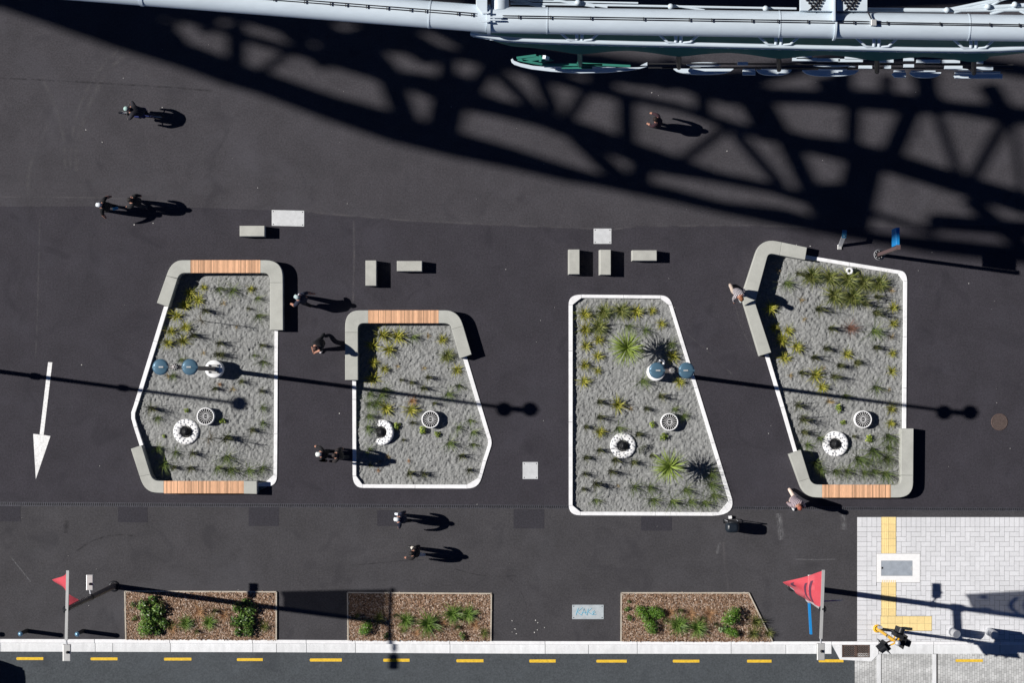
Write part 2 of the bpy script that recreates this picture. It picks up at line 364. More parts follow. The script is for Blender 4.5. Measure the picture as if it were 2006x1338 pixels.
for pts, w, m, par in [
    (bez((250,100,0),(150,190,0),(150,335,0),14), 14, M_scuff, apron),
    (bez((232,98,0),(136,180,0),(138,330,0),14), 9, M_scuff, apron),
    (bez((98,240,0),(40,330,0),(60,404,0),12), 11, M_scuff, apron),
    (bez((80,150,0),(130,230,0),(128,330,0),12), 11, M_scuff, apron),
    ([(0,152),(160,160),(330,170),(420,178)], 5, M_darkline, apron),
    ([(590,414.5),(800,432),(960,440),(1163,448)], 6, M_seam, plaza),
    ([(1198,449),(1250,443),(1430,441.5),(1640,446)], 6, M_seam, plaza),
    ([(693,432),(694,500),(692,590)], 6, M_seam, plaza),
    ([(0,385),(200,387),(330,395)], 4, M_seam, apron),
    ([(78,430),(74,600),(70,700)], 5, M_scuff, plaza),
    ([(1526,1006),(1528,1030),(1531,1058)], 16, M_chalk, footpath),
    ([(1651,1008),(1653,1022),(1652,1038)], 14, M_chalk, footpath),
    ([(1417,1062),(1420,1110),(1428,1158)], 7, M_seam, footpath),
    ([(1558,1096),(1600,1097),(1636,1096)], 3, M_chalk, footpath),
    ([(1405,1085),(1408,1070),(1410,1064)], 7, M_chalk, footpath),
    ([(690,1108),(800,1098),(900,1096)], 3, M_darkline, footpath),
    (bez((890,1115,0),(950,1135,0),(1010,1128,0),8), 3, M_darkline, footpath),
    (bez((1000,1135,0),(1025,1160,0),(1030,1185,0),8), 3, M_darkline, footpath),
    ([(1330,640),(1400,700),(1462,760)], 4, M_scuff, plaza),
    ([(1440,600),(1452,640),(1475,690)], 3, M_scuff, plaza),
    ([(20,1090),(60,1140)], 3, M_chalk, footpath),
    ([(130,1020),(128,1045)], 14, M_darkline, footpath),
    ([(270,128),(300,160),(350,172)], 6, M_scuff, apron),
    (bez((260,1050,0),(200,1040,0),(150,1080,0),8), 5, M_darkline, footpath)]:
    strip('worn_mark', [(p[0], p[1]) for p in pts], w, m, Z1, par)
for x0, y0, x1, y1 in [(231,992,289,1024),(0,988,40,1022),(487,994,546,1031),(739,1000,778,1031),(1006,998,1066,1036),(1256,1012,1316,1040)]:
    b = MB(); a = G(x0, y1, Z1); c = G(x1, y0, Z1)
    b.add([(a.x,a.y,Z1),(c.x,a.y,Z1),(c.x,c.y,Z1),(a.x,c.y,Z1)], [(0,1,2,3)]); b.build('asphalt_patch', M_asph_patch, footpath)
b = MB()
for i in range(90):
    x, y = random.uniform(0, 2006), random.uniform(80, 1250)
    if any(inside(OUT[k], x, y) for k in OUT) or (x > 1679 and y > 1013): continue
    c = G(x, y, 0.003); r = random.choice([.008,.01,.012,.016,.022])*random.uniform(.7, 1.2); n = 6
    pts = [(c.x+r*random.uniform(.5,1.2)*math.cos(k*1.047), c.y+r*random.uniform(.5,1.2)*math.sin(k*1.047), 0.012) for k in range(n)]
    b.add(pts, [tuple(range(n))])
for x, y in [(240,218),(318,210),(168,254),(200,278),(263,440),(300,437),(1560,480),(1587,482),(160,715)]+[(1000+random.uniform(0,70), 1215+random.uniform(0,28)) for _ in range(10)]:
    c = G(x, y, 0.012); r = .025
    b.add([(c.x+r*random.uniform(.4,1.2)*math.cos(k*1.047), c.y+r*random.uniform(.4,1.2)*math.sin(k*1.047), 0.012) for k in range(6)], [tuple(range(6))])
tag(b.build('litter', mat('litter_white', (0.55,0.54,0.52), 0.9, islvar=0.3)), 'tiny pale specks of grit and litter scattered over the asphalt', 'litter', kind='stuff')
# arrow, dashes
def flat(pts, z, name, m, parent):
    b = MB(); g = [G(x, y, z) for x, y in pts]; n = len(g)
    ar = sum(g[i].x*g[(i+1) % n].y-g[(i+1) % n].x*g[i].y for i in range(n))
    if ar < 0: g.reverse()
    return b.add(g, [tuple(range(n))]).build(name, m, parent)
flat([(94.3,709.5),(102.5,710),(85.5,852.5),(98.8,854.5),(70.2,939),(65,850.2),(77.6,851.6)], 0.004, 'painted_arrow', M_mark, plaza)
for x0, x1, y0, y1 in [(30.5,83.5,1289,1294.5),(176,229,1289.5,1295),(320,374,1290,1295.5),(463,514,1291,1296.5),(606,669,1291.5,1297.5),(750,802,1292,1298),(893.5,947,1293,1299),(1036.5,1088.5,1293.5,1299.5),(1168,1228,1294,1299.5),(1318,1370.5,1294,1299.5),(1463.5,1512,1294,1299.5),(1604,1653,1293.3,1299),(1872.5,1926.5,1293,1298.4),(-110,-60,1288.5,1294)]:
    flat([(x0+1.2,y0),(x1,y0),(x1,y1),(x0+1.2,y1),(x0,(y0+y1)/2)], ROADZ+(0.014 if x0 > 1660 else 0.004), 'yellow_dash', M_yellow, road)
# trench drain: frame rails and cross bars
def trench(x0, x1, label):
    c = G((x0+x1)/2, (DT(x0)+DB(x1))/2); t = thing('trench_drain', c, label, 'drain', 'lengths of the trench drain')
    b = MB(); b.add([G(x0,DT(x0)+.6,0.003),G(x0,DB(x0)-.6,0.003),G(x1,DB(x1)-.6,0.003),G(x1,DT(x1)+.6,0.003)], [(0,1,2,3)]); b.build('slot_shade', M_pit_shade, t)  # flat dark sheet standing in for the shade down in the slot
    for f in (DT, DB):
        b = MB(); s = 1 if f is DT else -1
        b.prism([G(x0,f(x0)),G(x1,f(x1)),G(x1,f(x1)+1.1*s),G(x0,f(x0)+1.1*s)], -0.02, 0.008); b.build('drain_rail', M_grate, t)
    b = MB(); x = x0+1
    while x < x1:
        k = 0.6+random.uniform(-.1,.1)
        b.bar(G(x,DT(x)+.8,0.004), G(x+k,DB(x)-.8,0.004), 0.034, 0.006); x += 3.7
    tag(b.build('drain_bars', M_grate, t), kind='stuff')
trench(-60, 1114, 'long slotted trench drain across the asphalt left of the third planter')
trench(1434.8, 2070, 'slotted trench drain between the third planter and the paved corner')

# ------------------------------------------------------------------ kerb and channel along the road
kerb = thing('road_kerb', G(1000,1260), 'long white concrete kerb and channel along the road edge', 'kerb')
kj = [-420,-190,0,185.6,333,494.7,600,696,881.4,1068,1248.5,1432.7,1629.8,1722,1829.7,1960,2080,2500]
g_ = 0.45
for a, b_ in zip(kj, kj[1:]):
    b = MB(); b.prism([G(a+g_,lerp(KT,a)),G(b_-g_,lerp(KT,b_)),G(b_-g_,lerp(KM,b_)-.4),G(a+g_,lerp(KM,a)-.4)], -0.3, 0.02); b.build('kerb_stone', M_kerb, kerb, bevel=0.012)
cj = [-420,-190,0,185.6,219.7,333,494.7,541,600,696,881.4,1068,1153,1248.5,1432.7,1540,1629.8]
for a, b_ in list(zip(cj, cj[1:]))+[(1722,1829.7),(1829.7,1960),(1960,2080),(2080,2500)]:
    b = MB(); b.prism([G(a+g_,lerp(KM,a)+.2),G(b_-g_,lerp(KM,b_)+.2),G(b_-g_,lerp(KB,b_)),G(a+g_,lerp(KB,a))], -0.3, ROADZ+0.02); b.build('channel_slab', M_chan, kerb)
# sump in the channel
sump = thing('sump_grate', G(1677,1278), 'rusty road sump with two wavy iron grates set in white concrete channel', 'drain grate')
b = MB(); b.prism(gp([(1630.4,1264.8),(1650,1264.8),(1650,1288.8),(1646,1293.5)]), -.3, ROADZ+.022)
b.prism(gp([(1705,1264.8),(1721.4,1264.8),(1721.4,1283),(1708,1296.8),(1705,1296.8)]), -.3, ROADZ+.022)
b.prism(gp([(1646,1293.7),(1650,1289.2),(1705,1289.2),(1705,1297)]), -.3, ROADZ+.020); b.build('sump_surround', M_chan, sump)
b = MB(); b.prism(gp([(1650.3,1265.2),(1704.7,1265.2),(1704.7,1289),(1650.3,1289)]), -.3, ROADZ-.06); b.build('sump_pit', M_pit_shade, sump)
for x0, x1 in [(1651,1677),(1678,1704)]:
    b = MB()
    for p0, p1 in [((x0,1265.8),(x1,1265.8)),((x0,1288.2),(x1,1288.2)),((x0+.8,1265.8),(x0+.8,1288.2)),((x1-.8,1265.8),(x1-.8,1288.2))]:
        b.bar(G(*p0,ROADZ+.012), G(*p1,ROADZ+.012), .035, .03)
    b.build('grate_frame', M_sump, sump)
    for k in range(5):
        b = MB(); yy = 1269+k*3.8; n = 10
        pts = [(x0+1.2+(x1-x0-2.4)*i/n, yy+1.1*(1 if i % 2 else -1)) for i in range(n+1)]
        b.tube([G(px, py, ROADZ+.014) for px, py in pts], .019, 4, smooth=False); b.build('wavy_bar', M_sump, sump)

# ------------------------------------------------------------------ planters
def bump_height(x, y):
    p = Vector((x, y, 0))
    n1 = noise.noise(p*6.5); n2 = noise.noise(p*12+Vector((7, 3, 0))); n3 = noise.noise(p*1.1+Vector((1, 9, 0)))
    n4 = noise.noise(p*22+Vector((2, 5, 1))); return .036*n1+.056*n2-.10*max(0, n2-.12)+.035*n3+.030*n4
SANDZ = -0.09
KERB = {1: [], 2: [], 3: [], 4: []}
# white kerb stones: outer edge then inner edge, ground pixels
K1 = [[(321.8,599.6),(300.8,668),(309,670),(330,601)],[(300.8,668),(291,700),(265,785),(272.5,787),(299,702),(309,670)],
      [(265,785),(262,795),(257.4,808),(257.4,820),(262.5,838),(269.3,836),(264.8,820),(264.8,810),(269,797),(272.5,787)],[(262.5,838),(276,880),(283,878),(269.3,836)],
      [(545,640),(544.3,728.5),(537.6,728.5),(538,640)],[(544.3,728.5),(543.7,850),(537,850),(537.6,728.5)],[(543.7,850),(543,932),(536,930.5),(537,850)],
      [(543,932)]+bez((543,932,0),(543,950,0),(528,953.2,0),5)[1:]+[(521.6,944),(536,930.5)],[(528,953.2),(490,953.4),(490,946),(521.6,945)]]
K2 = [[(690.3,738),(690.5,782.7),(697.8,782.7),(697.6,738)],[(690.5,782.7),(691,932.5),(698,932.5),(697.8,782.7)],
      [(691,932.5)]+bez((691,932.5,0),(692,956,0),(711,956.3,0),6)[1:]+[(710,949),(698,932.5)],[(711,956.3),(813.5,957),(813.5,949.6),(710,949)],[(813.5,957),(915,957.4),(915,949.9),(813.5,949.6)],
      [(915,957.4)]+bez((915,957.4,0),(937,957.7,0),(943,938,0),6)[1:]+[(936.8,936.8),(915,949.9)],[(943,938),(952.8,904),(946,902.5),(936.8,936.8)],[(952.8,904),(962.3,875),(963.4,868),(962.6,860),(955.8,861.5),(956.4,868),(955.2,874),(946,902.5)],
      [(962.6,860),(959,848.5),(952,850),(955.8,861.5)],[(959,848.5),(940,785),(932.5,787),(952,850)],[(940,785),(913.5,696),(906,698.5),(932.5,787)]]
K3 = [bez((1114,597,0),(1113,577,0),(1139,577,0),7)+[(1139,583.6),(1122,597)],[(1139,577),(1221.5,577.8),(1221.5,584.2),(1139,583.6)],[(1221.5,577.8),(1294,578.5),(1294,585),(1221.5,584.2)],
      [(1294,578.5)]+bez((1294,578.5,0),(1312,578.5,0),(1317,597,0),6)[1:]+[(1310.5,597.4),(1294,585)],[(1317,597),(1367,759),(1360.3,760.3),(1310.5,597.4)],[(1367,759),(1400,867),(1393,868.5),(1360.3,760.3)],[(1400,867),(1434.5,979.5),(1427.4,982),(1393,868.5)],
      [(1434.5,979.5)]+bez((1434.5,979.5,0),(1440,1010,0),(1397,1010.8,0),7)[1:]+[(1397,1003.8),(1409,1003.5),(1427.4,982)],[(1397,1010.8),(1284,1010.5),(1284,1003.2),(1397,1003.8)],[(1284,1010.5),(1137,1010),(1137,1002.8),(1284,1003.2)],
      [(1137,1010)]+bez((1137,1010,0),(1114.5,1010,0),(1114.3,991,0),6)[1:]+[(1121.7,990.5),(1137,1002.8)],[(1114.3,991),(1114.2,827),(1121.8,827),(1121.7,990.5)],[(1114.2,827),(1114.1,687.4),(1121.9,687.4),(1121.8,827)],[(1114.1,687.4),(1114,597),(1122,597),(1121.9,687.4)]]
K4 = [[(1575,499.2),(1665,514),(1663.5,521),(1574,506.3)],[(1665,514),(1764,530),(1759.7,536.6),(1663.5,521)],[(1764,530)]+bez((1764,530,0),(1776.5,532,0),(1777,550,0),5)[1:]+[(1770.2,551.5),(1759.7,536.6)],
      [(1777,550),(1776.4,660),(1769.5,660),(1770.2,551.5)],[(1776.4,660),(1775.6,760.6),(1768.4,760.6),(1769.5,660)],[(1775.6,760.6),(1775,846),(1767.4,846),(1768.4,760.6)],
      [(1496,690),(1529,799),(1536.6,797.5),(1504,688.5)],[(1529,799),(1555.5,890),(1562.6,888.2),(1536.6,797.5)]]
PLAB = {1: 'far-left planter', 2: 'second planter', 3: 'third planter without benches', 4: 'far-right planter'}
PDESC = {1: 'grey sand planter with timber benches at both ends, leftmost of the four', 2: 'smaller grey sand planter with a bench only at its top end',
         3: 'grey sand planter ringed by white kerb with two cabbage trees and no bench', 4: 'rightmost grey sand planter with a plain concrete bench at its top left'}
PITS = {1: [[(337,600),(352,543),(370,538)],[(283,872),(304,940)]], 2: [[(703,744),(703,640),(715,635)]], 3: [], 4: [[(1518,690),(1485,592),(1508,505)],[(1571,884),(1592,945)]]}
VENT = {1: (402,816), 2: (843,822), 3: (1312,827), 4: (1692,822)}
POD = {1: (364,846,0,0), 2: (747,847,-.34,-.05), 3: (1220.5,873.5,0,0), 4: (1637,870,-.16,.08)}
SAND = {}
def sand_z(k, xp, yp):
    g = G(xp, yp); z = SANDZ+bump_height(g.x, g.y)
    for line in PITS[k]:
        d = 1e9
        for a, b_ in zip(line, line[1:]):
            a = Vector(a); b_ = Vector(b_); q = Vector((xp, yp)); t = max(0, min(1, (q-a).dot(b_-a)/(b_-a).length_squared)); d = min(d, (q-(a+(b_-a)*t)).length)
        z -= .13*math.exp(-(d*PX/.7)**2)
    vx, vy = VENT[k]; z += (.16*math.exp(-((xp-722)**2+(yp-846)**2)/19**2) if k == 2 else .10*math.exp(-((xp-618)**2+(yp-880)**2)/15**2) if k == 4 else 0)
    return z
planters = {}
for k, stones in ((1, K1), (2, K2), (3, K3), (4, K4)):
    xs = [p[0] for p in OUT[k]]; ys = [p[1] for p in OUT[k]]
    t = thing('planter', G((min(xs)+max(xs))/2, (min(ys)+max(ys))/2), PDESC[k], 'planter', 'sand planters on the plaza'); planters[k] = t
    for s in stones:
        cx = sum(p[0] for p in s)/len(s); cy = sum(p[1] for p in s)/len(s)
        s2 = [(cx+(p[0]-cx)*(1-.25/max(20, math.hypot(p[0]-cx, p[1]-cy))), cy+(p[1]-cy)*(1-.25/max(20, math.hypot(p[0]-cx, p[1]-cy)))) for p in s]
        MB().prism(gp(s2), -.45, .035).build('kerb_stone', M_kerb, t, bevel=0.008)
    st = 1.6; nx = int((max(xs)-min(xs))/st)+2; ny = int((max(ys)-min(ys))/st)+2
    idx = {}; vs = []; fs = []
    poly = OUT[k]
    ins = [[inside(poly, min(xs)+i*st, min(ys)+j*st) for i in range(nx)] for j in range(ny)]
    def vid(i, j):
        if (i, j) not in idx:
            x = min(xs)+i*st; y = min(ys)+j*st; idx[(i, j)] = len(vs); vs.append(G(x, y, sand_z(k, x, y)))
        return idx[(i, j)]
    for j in range(ny-1):
        for i in range(nx-1):
            if ins[j][i] and ins[j+1][i] and ins[j][i+1] and ins[j+1][i+1]:
                fs.append((vid(i, j+1), vid(i+1, j+1), vid(i+1, j), vid(i, j)))
    b = MB(); b.add(vs, fs, 0, True); tag(b.build('sand', M_sand, t), kind='stuff')

# ------------------------------------------------------------------ benches
BH = 0.45
slat_cache = {}
def bench(label, segs, timber=None):
    allp = [p for s in segs for p in s]; cx = sum(p[0] for p in allp)/len(allp); cy = sum(p[1] for p in allp)/len(allp)
    t = thing('bench', G(cx, cy), label, 'bench', 'concrete bench seats on the planter edges')
    for s in segs:
        ccx = sum(p[0] for p in s)/len(s); ccy = sum(p[1] for p in s)/len(s)
        pts = [(ccx+(p[0]-ccx)*.9965, ccy+(p[1]-ccy)*.9965) for p in s]
        MB().prism([P(p[0], p[1], BH) for p in pts], -.45, BH).build('concrete_segment', M_bench, t, bevel=.014)
    if timber:
        x0, x1, y0, y1 = timber
        a = P(x0, y1, BH); c = P(x1, y0, BH)
        MB().prism([(a.x,a.y+.03,0),(c.x,a.y+.03,0),(c.x,c.y-.03,0),(a.x,c.y-.03,0)], -.45, BH-.05).build('bench_core', M_bench, t)
        n = int(round((c.x-a.x)/.046)); w = (c.x-a.x)/n
        b = MB(); b.prism([(-w*.42,-(c.y-a.y)/2,0),(w*.42,-(c.y-a.y)/2,0),(w*.42,(c.y-a.y)/2,0),(-w*.42,(c.y-a.y)/2,0)], -.045, 0)
        me = b.mesh('slat', M_timber)
        for i in range(n):
            o = link_mesh('timber_slat', me, t); o.location = Vector((a.x+(i+.5)*w, (a.y+c.y)/2, BH+.004+random.uniform(-.003, .003)))-t.location
    return t
bz = lambda a, c, b, n=8: [(p[0], p[1]) for p in bez((*a, 0), (*c, 0), (*b, 0), n)]
bench('concrete bench with timber slats round the top of the leftmost planter',
      [[(307.3,593.3),(326,540),(347.6,545.8),(330,601.5)],
       [(326,540)]+bz((327,537),(336,509.4),(358,509.4))+[(373.4,509.4),(373.4,534.5)]+bz((362,534.5),(352,534.5),(347.8,545)),
       [(510,509.4)]+bz((520,509.4),(553.5,509.4),(553.8,543))+[(553.9,553.6),(529,553.6)]+bz((529,549),(528,534.5),(516,534.5))+[(510,534.5)],
       [(553.9,553.6),(554.3,646.8),(528.6,646.8),(529,553.6)]], (373.4,510,509.4,534.5))
bench('concrete bench with timber slats at the bottom of the leftmost planter',
      [[(256.2,879.6),(273.8,934),(294.8,930),(277,872.4)],
       [(273.8,934)]+bz((275,938),(284,965.8),(308,965.8))+[(321,966.2),(321,942.6)]+bz((310,942.3),(299,941.5),(294.8,930)),
       [(477.5,942.8),(503,942.6),(503.3,968.2),(477.5,967.6)]], (321,477.5,942.6,967))
bench('concrete bench with timber slats round the top of the second planter',
      [[(676,744.8),(676,651),(701,651),(701,744.8)],
       [(676,651)]+bz((676,640),(676,608),(704,607.8))+[(721.5,607.8),(721.5,633)]+bz((713,633),(701,633),(701,645))+[(701,651)],
       [(859,607.8)]+bz((872,607.8),(897,608),(905.5,633))+[(907.4,638.8),(885.2,645)]+bz((884,641),(881,633),(868,633))+[(859,633)],
       [(907.4,638.8),(923.8,694.3),(900.8,702.6),(885.2,645)]], (721.5,859,607.8,633))
bench('plain angled concrete bench round the top left corner of the rightmost planter',
      [[(1531.6,474.2),(1581,484.6),(1577.2,508.8),(1527.7,499.6)],
       [(1531.6,474.2)]+bz((1522,472.2),(1490,466),(1480.3,496))+[(1456,571),(1480.3,588)]+[(1502.6,505)]+bz((1503.4,502.5),(1506,495),(1517,497.5),4)+[(1527.7,499.6)],
       [(1456,571),(1453.8,579),(1455.2,589),(1487.8,697.8),(1511,690.6),(1479.6,594),(1480.3,588)]])
bench('concrete bench with timber slats wrapping the bottom of the rightmost planter',
      [[(1545.7,890),(1565.2,944.2),(1586,937.6),(1569,882)],
       [(1565.2,944.2)]+bz((1567,949),(1575,974),(1598,974.8))+[(1611,975.2),(1611,950)]+bz((1602,949.8),(1590,949),(1586,937.6)),
       [(1745,975.2)]+bz((1758,975.2),(1789,975),(1788.9,945))+[(1789,931.7),(1765.3,931.7)]+bz((1765.2,940),(1765,950.3),(1753,950.3))+[(1745,950.3)],
       [(1789,931.7),(1789.8,839.7),(1765.4,839.7),(1765.3,931.7)]], (1611,1745,950,975.2))
# loose concrete seat blocks
def block(x0, y0, x1, y1, label, taper=0):
    g0 = P(x0, y1, .45); g1 = P(x1, y0, .45); b = MB()
    top = [(g0.x,g0.y),(g1.x,g0.y),(g1.x,g1.y),(g0.x,g1.y)]; bot = [(g0.x-taper*PX,g0.y-.01),(g1.x,g0.y-.01),(g1.x,g1.y),(g0.x-taper*PX,g1.y)]
    b.add([(*p,.0) for p in bot]+[(*p,.45) for p in top], [(4,5,6,7),(0,1,5,4),(1,2,6,5),(2,3,7,6),(3,0,4,7)])
    o = b.build('seat_block', M_block, None, G((x0+x1)/2, (y0+y1)/2), bevel=.014)
    tag(o, label, 'concrete block', 'loose concrete seat blocks')
block(469.5,442,518,462.6, 'long pale concrete seat block just below the wide left metal cover')
block(716,510,737,559.6, 'upright concrete seat block above the second planter, left of its twin lying sideways')
block(777.5,511,826.5,531, 'sideways concrete seat block above the second planter')
block(1114.5,488.5,1135.3,537, 'upright concrete seat block left of the pair above the third planter', 1.6)
block(1176,489,1196.6,538, 'upright concrete seat block directly below the small square cover', 2.6)
block(1239,490,1286.6,510.3, 'sideways concrete seat block right of the two upright ones', 1.6)

# ------------------------------------------------------------------ vents and pebble rings in the sand
spk = None
for k in (1, 2, 3, 4):
    x, y = VENT[k]; c = G(x, y, SANDZ-.05); g = P(x, y, .3); c = Vector((g.x, g.y, SANDZ-.05))
    lab = {1: 'round white vent with radiating spokes in the leftmost planter', 2: 'round white spoked vent right of the half buried pebble ring', 3: 'round white spoked vent in the planter with cabbage trees', 4: 'round white spoked vent in the rightmost planter'}[k]
    t = thing('vent_cap', c, lab, 'vent', 'round spoked vents in the sand')
    ztop = .34; ro, ri = .345, .295
    b = MB(); b.lathe(c, [(ro,0),(ro,.1),(ro+.004,ztop-.03),(ro-.012,ztop),(ri+.012,ztop),(ri+.006,ztop-.02)], 32); b.build('vent_drum', M_white, t)
    b = MB(); b.lathe(c, [(ri+.005,ztop-.02),(ri,.02)], 32); b.build('drum_shade', M_pit_shade, t)  # drum's inner wall coloured black to read as shade
    b = MB(); b.lathe(c+Vector((0,0,ztop-.24)), [(.0,0),(ri+.01,0.001)], 24); b.build('vent_shade', M_pit_shade, t)  # black disc painted as the shade inside the drum
    b = MB(); b.lathe(c+Vector((0,0,ztop-.03)), [(.10,0),(.10,.022),(.086,.022),(.086,0)], 16); b.build('hub', M_white, t)
    MB().box(c+Vector((0,0,ztop-.02)), (.17,.018,.012)).build('hub_bar', M_white, t)
    if spk is None: spk = MB().bar((.095,0,0), (.305,0,0), .0115, .02).mesh('spoke', M_white)
    for i in range(20):
        o = link_mesh('spoke', spk, t); o.location = (0,0,ztop-.018); o.rotation_euler = (0,0,2*math.pi*(i+.5)/20)
    x, y, tx, ty = POD[k]; c = G(x, y, SANDZ+.02)
    lab = {1: 'white pebble ring around a black dome grate, leftmost planter', 2: 'pebble ring half buried in sand so only a white crescent shows', 3: 'white pebble ring around a black dome grate, between grass clumps of the third planter', 4: 'pebble ring partly sunk in sand in the rightmost planter'}[k]
    t = thing('pebble_drain', c, lab, 'drain', 'pebble drain rings in the sand')
    Mt = Matrix.Rotation(tx, 3, 'Y') @ Matrix.Rotation(ty, 3, 'X')
    b = MB(); b.lathe(c, [(.505,-.08),(.50,.035),(.46,.055),(.35,.065),(.25,.05),(.22,.02),(.2,-.08)], 36, M=Mt); b.build('mortar_ring', M_white, t)
    b = MB(); rng = random.Random(k)
    for rr, n in ((.285,10),(.368,14),(.45,18)):
        for i in range(n):
            a = 2*math.pi*(i+rng.uniform(-.25,.25))/n+rr*23; r = rr+rng.uniform(-.014,.014)
            ctr = Mt @ Vector((r*math.cos(a), r*math.sin(a), .06 if rr < .44 else .053)); M2 = Mt @ Matrix.Rotation(rng.uniform(0,6.28), 3, 'Z')
            b.ellipsoid(c+ctr, (.046*rng.uniform(.75,1.15),.034*rng.uniform(.8,1.2),.011), 8, 3, 0, M2, 0.0)
    tag(b.build('pebbles', M_pebble, t), kind='stuff')
    b = MB(); b.lathe(c+Vector((0,0,0)), [(.235,-.06),(.235,.03),(.22,.045)], 20); b.ellipsoid(c+Vector((0,0,.03)), (.17,.17,.13), 16, 5, 0, None, 0.0)
    b.build('dome_core', M_pit_shade, t)
    rib = MB()
    for i in range(18):
        a = 2*math.pi*i/18
        rib.tube([c+Vector((math.cos(a)*.225*math.cos(q), math.sin(a)*.225*math.cos(q), .03+.19*math.sin(q))) for q in (0,.4,.8,1.15,1.4)], .011, 4)
    rib.lathe(c+Vector((0,0,.2)), [(.05,0),(.045,.025),(0,.03)], 10); tag(rib.build('dome_ribs', M_black, t), kind='stuff')
for (x, y, lab) in [(1664.5,530,'short white hollow pipe stub beside the big tussocks, rightmost planter'),(1296.5,709.5,'short white pipe stub peeping out behind the twin lamp heads')]:
    c = G(x-1, y+1, SANDZ-.1); b = MB(); b.lathe(c, [(.14,0),(.14,.36),(.06,.36),(.055,.3),(.055,.1)], 20)
    tag(b.build('pipe_stub', M_white, None, c), lab, 'pipe stub')

# ------------------------------------------------------------------ covers
def cover(x0, y0, x1, y1, label, m=M_plate, skew=0):
    c = G((x0+x1)/2, (y0+y1)/2); t = thing('access_cover', c, label, 'cover', 'metal access covers in the asphalt')
    MB().prism([G(x0,y0),G(x1,y0+skew),G(x1,y1+skew),G(x0,y1)], -.05, .014).build('plate', m, t, bevel=.004)
    for px, py in [(x0+3,y0+3),(x1-3,y0+3+skew),(x1-3,y1-3+skew),(x0+3,y1-3)]:
        MB().lathe(G(px,py,.0145), [(.022,0),(.0,.001)], 10).build('lift_hole', M_pit_shade, t)
    return t
cover(532.5,411,596,442, 'wide pale metal cover plate above the leftmost planter', M_plate, 1.5)
cover(1163,447.5,1197.8,477.5, 'small square pale metal cover above the third planter')
cover(1024,905.5,1053.8,938.8, 'small square pale metal cover between the second and third planters')
gcv = cover(1121,1185.4,1182.6,1213.6, 'metal cover plate with cyan spray-painted scrawl left of the third garden bed', M_plate3)
strokes = [[(1133,1192),(1130,1199),(1128,1206)],[(1141,1191),(1134,1197),(1130,1199),(1136,1204),(1140,1206)],[(1139,1206),(1144,1193),(1148,1205)],[(1140,1201),(1149,1200)],
           [(1152,1193),(1151,1200),(1150,1206)],[(1159,1192),(1153,1198),(1151,1199),(1157,1203),(1161,1205)],[(1161,1203),(1166,1200),(1164,1197),(1161,1200),(1162,1205),(1168,1204)]]
b = MB()
for s in strokes: b.tube([G(px, py, .0165) for px, py in s], .011, 5)
b.build('spray_scrawl', M_cyan, gcv)
t = thing('manhole_cover', G(1958,827), 'rust-brown round manhole cover on the asphalt at the right edge', 'manhole')
MB().lathe(G(1958,827,0), [(.31,-.02),(.31,.012),(.285,.012),(.285,.006),(0,.006)], 32, smooth=False).build('lid', M_rust, t)
MB().lathe(G(1958,827,0), [(.33,-.02),(.33,.009),(.312,.009)], 32).build('rim', M_sump, t)
b = MB()
for i in range(-6, 7):
    for j in range(-6, 7):
        if math.hypot(i, j) < 6.2: b.box(G(1958,827,.009)+Vector((i*.043, j*.043, 0)), (.022,.022,.006))
tag(b.build('lid_studs', M_rust, t), kind='stuff')

# ------------------------------------------------------------------ paved corner
paving = sheet('paving', gp([(1679,1013),(2300,1013),(2300,1257.5),(1679,1257.3)]), [], 0.002, M_joint)
A_ = 9.62
def rects():
    """herringbone cells in ground px, (x0,y0,x1,y1)"""
    X0, Y0 = 1679.0, 1013.4
    out = []
    n = 0; y = Y0+0.0
    for i in range(66):  out.append((X0+i*A_, Y0, X0+(i+1)*A_, Y0+2*A_))          # soldier course at the top
    yy = Y0+2*A_
    r = 0
    while yy < 1256:
        y2 = min(yy+A_, 1257.35); out.append((X0, yy, X0+2*A_, y2)); yy += A_
    Xh, Yh = X0+2*A_, Y0+2*A_
    for j in range(25):
        for i in range(64):
            q = (i-j) % 4
            if q == 0: out.append((Xh+i*A_, Yh+j*A_, Xh+(i+2)*A_, Yh+(j+1)*A_))
            elif q == 2 and j > 0: out.append((Xh+i*A_, Yh+(j-1)*A_, Xh+(i+1)*A_, Yh+(j+1)*A_))
            elif q == 2 and j == 0: out.append((Xh+i*A_, Yh, Xh+(i+1)*A_, Yh+A_))
            if q == 1 and i == 0: out.append((Xh, Yh+j*A_, Xh+A_, Yh+(j+1)*A_))
    return out
def clash(r):
    for a in [(1726.5,1013,1755.3,1085),(1717,1084.8,1802.3,1141.6),(1726.5,1141,1755.3,1208.5),(1725.2,1207.8,1825.3,1236.6)]:
        ox = min(r[2], a[2])-max(r[0], a[0]); oy = min(r[3], a[3])-max(r[1], a[1])
        if ox > 0.2 and oy > 0.2: return a, ox, oy
    return None
def clip_rect(r):
    res = [r]
    for a in [(1726.3,1010,1755.5,1085),(1716.8,1084.6,1802.5,1141.8),(1726.3,1141,1755.5,1208.6),(1725,1207.6,1825.5,1236.8)]:
        nw = []
        for q in res:
            ox = min(q[2], a[2])-max(q[0], a[0]); oy = min(q[3], a[3])-max(q[1], a[1])
            if ox <= 0.1 or oy <= 0.1: nw.append(q); continue
            if q[0] < a[0]: nw.append((q[0], q[1], a[0], q[3]))
            if q[2] > a[2]: nw.append((a[2], q[1], q[2], q[3]))
            mx0, mx1 = max(q[0], a[0]), min(q[2], a[2])
            if q[1] < a[1]: nw.append((mx0, q[1], mx1, a[1]))
            if q[3] > a[3]: nw.append((mx0, a[3], mx1, q[3]))
        res = nw
    return [q for q in res if q[2]-q[0] > .7 and q[3]-q[1] > .7]
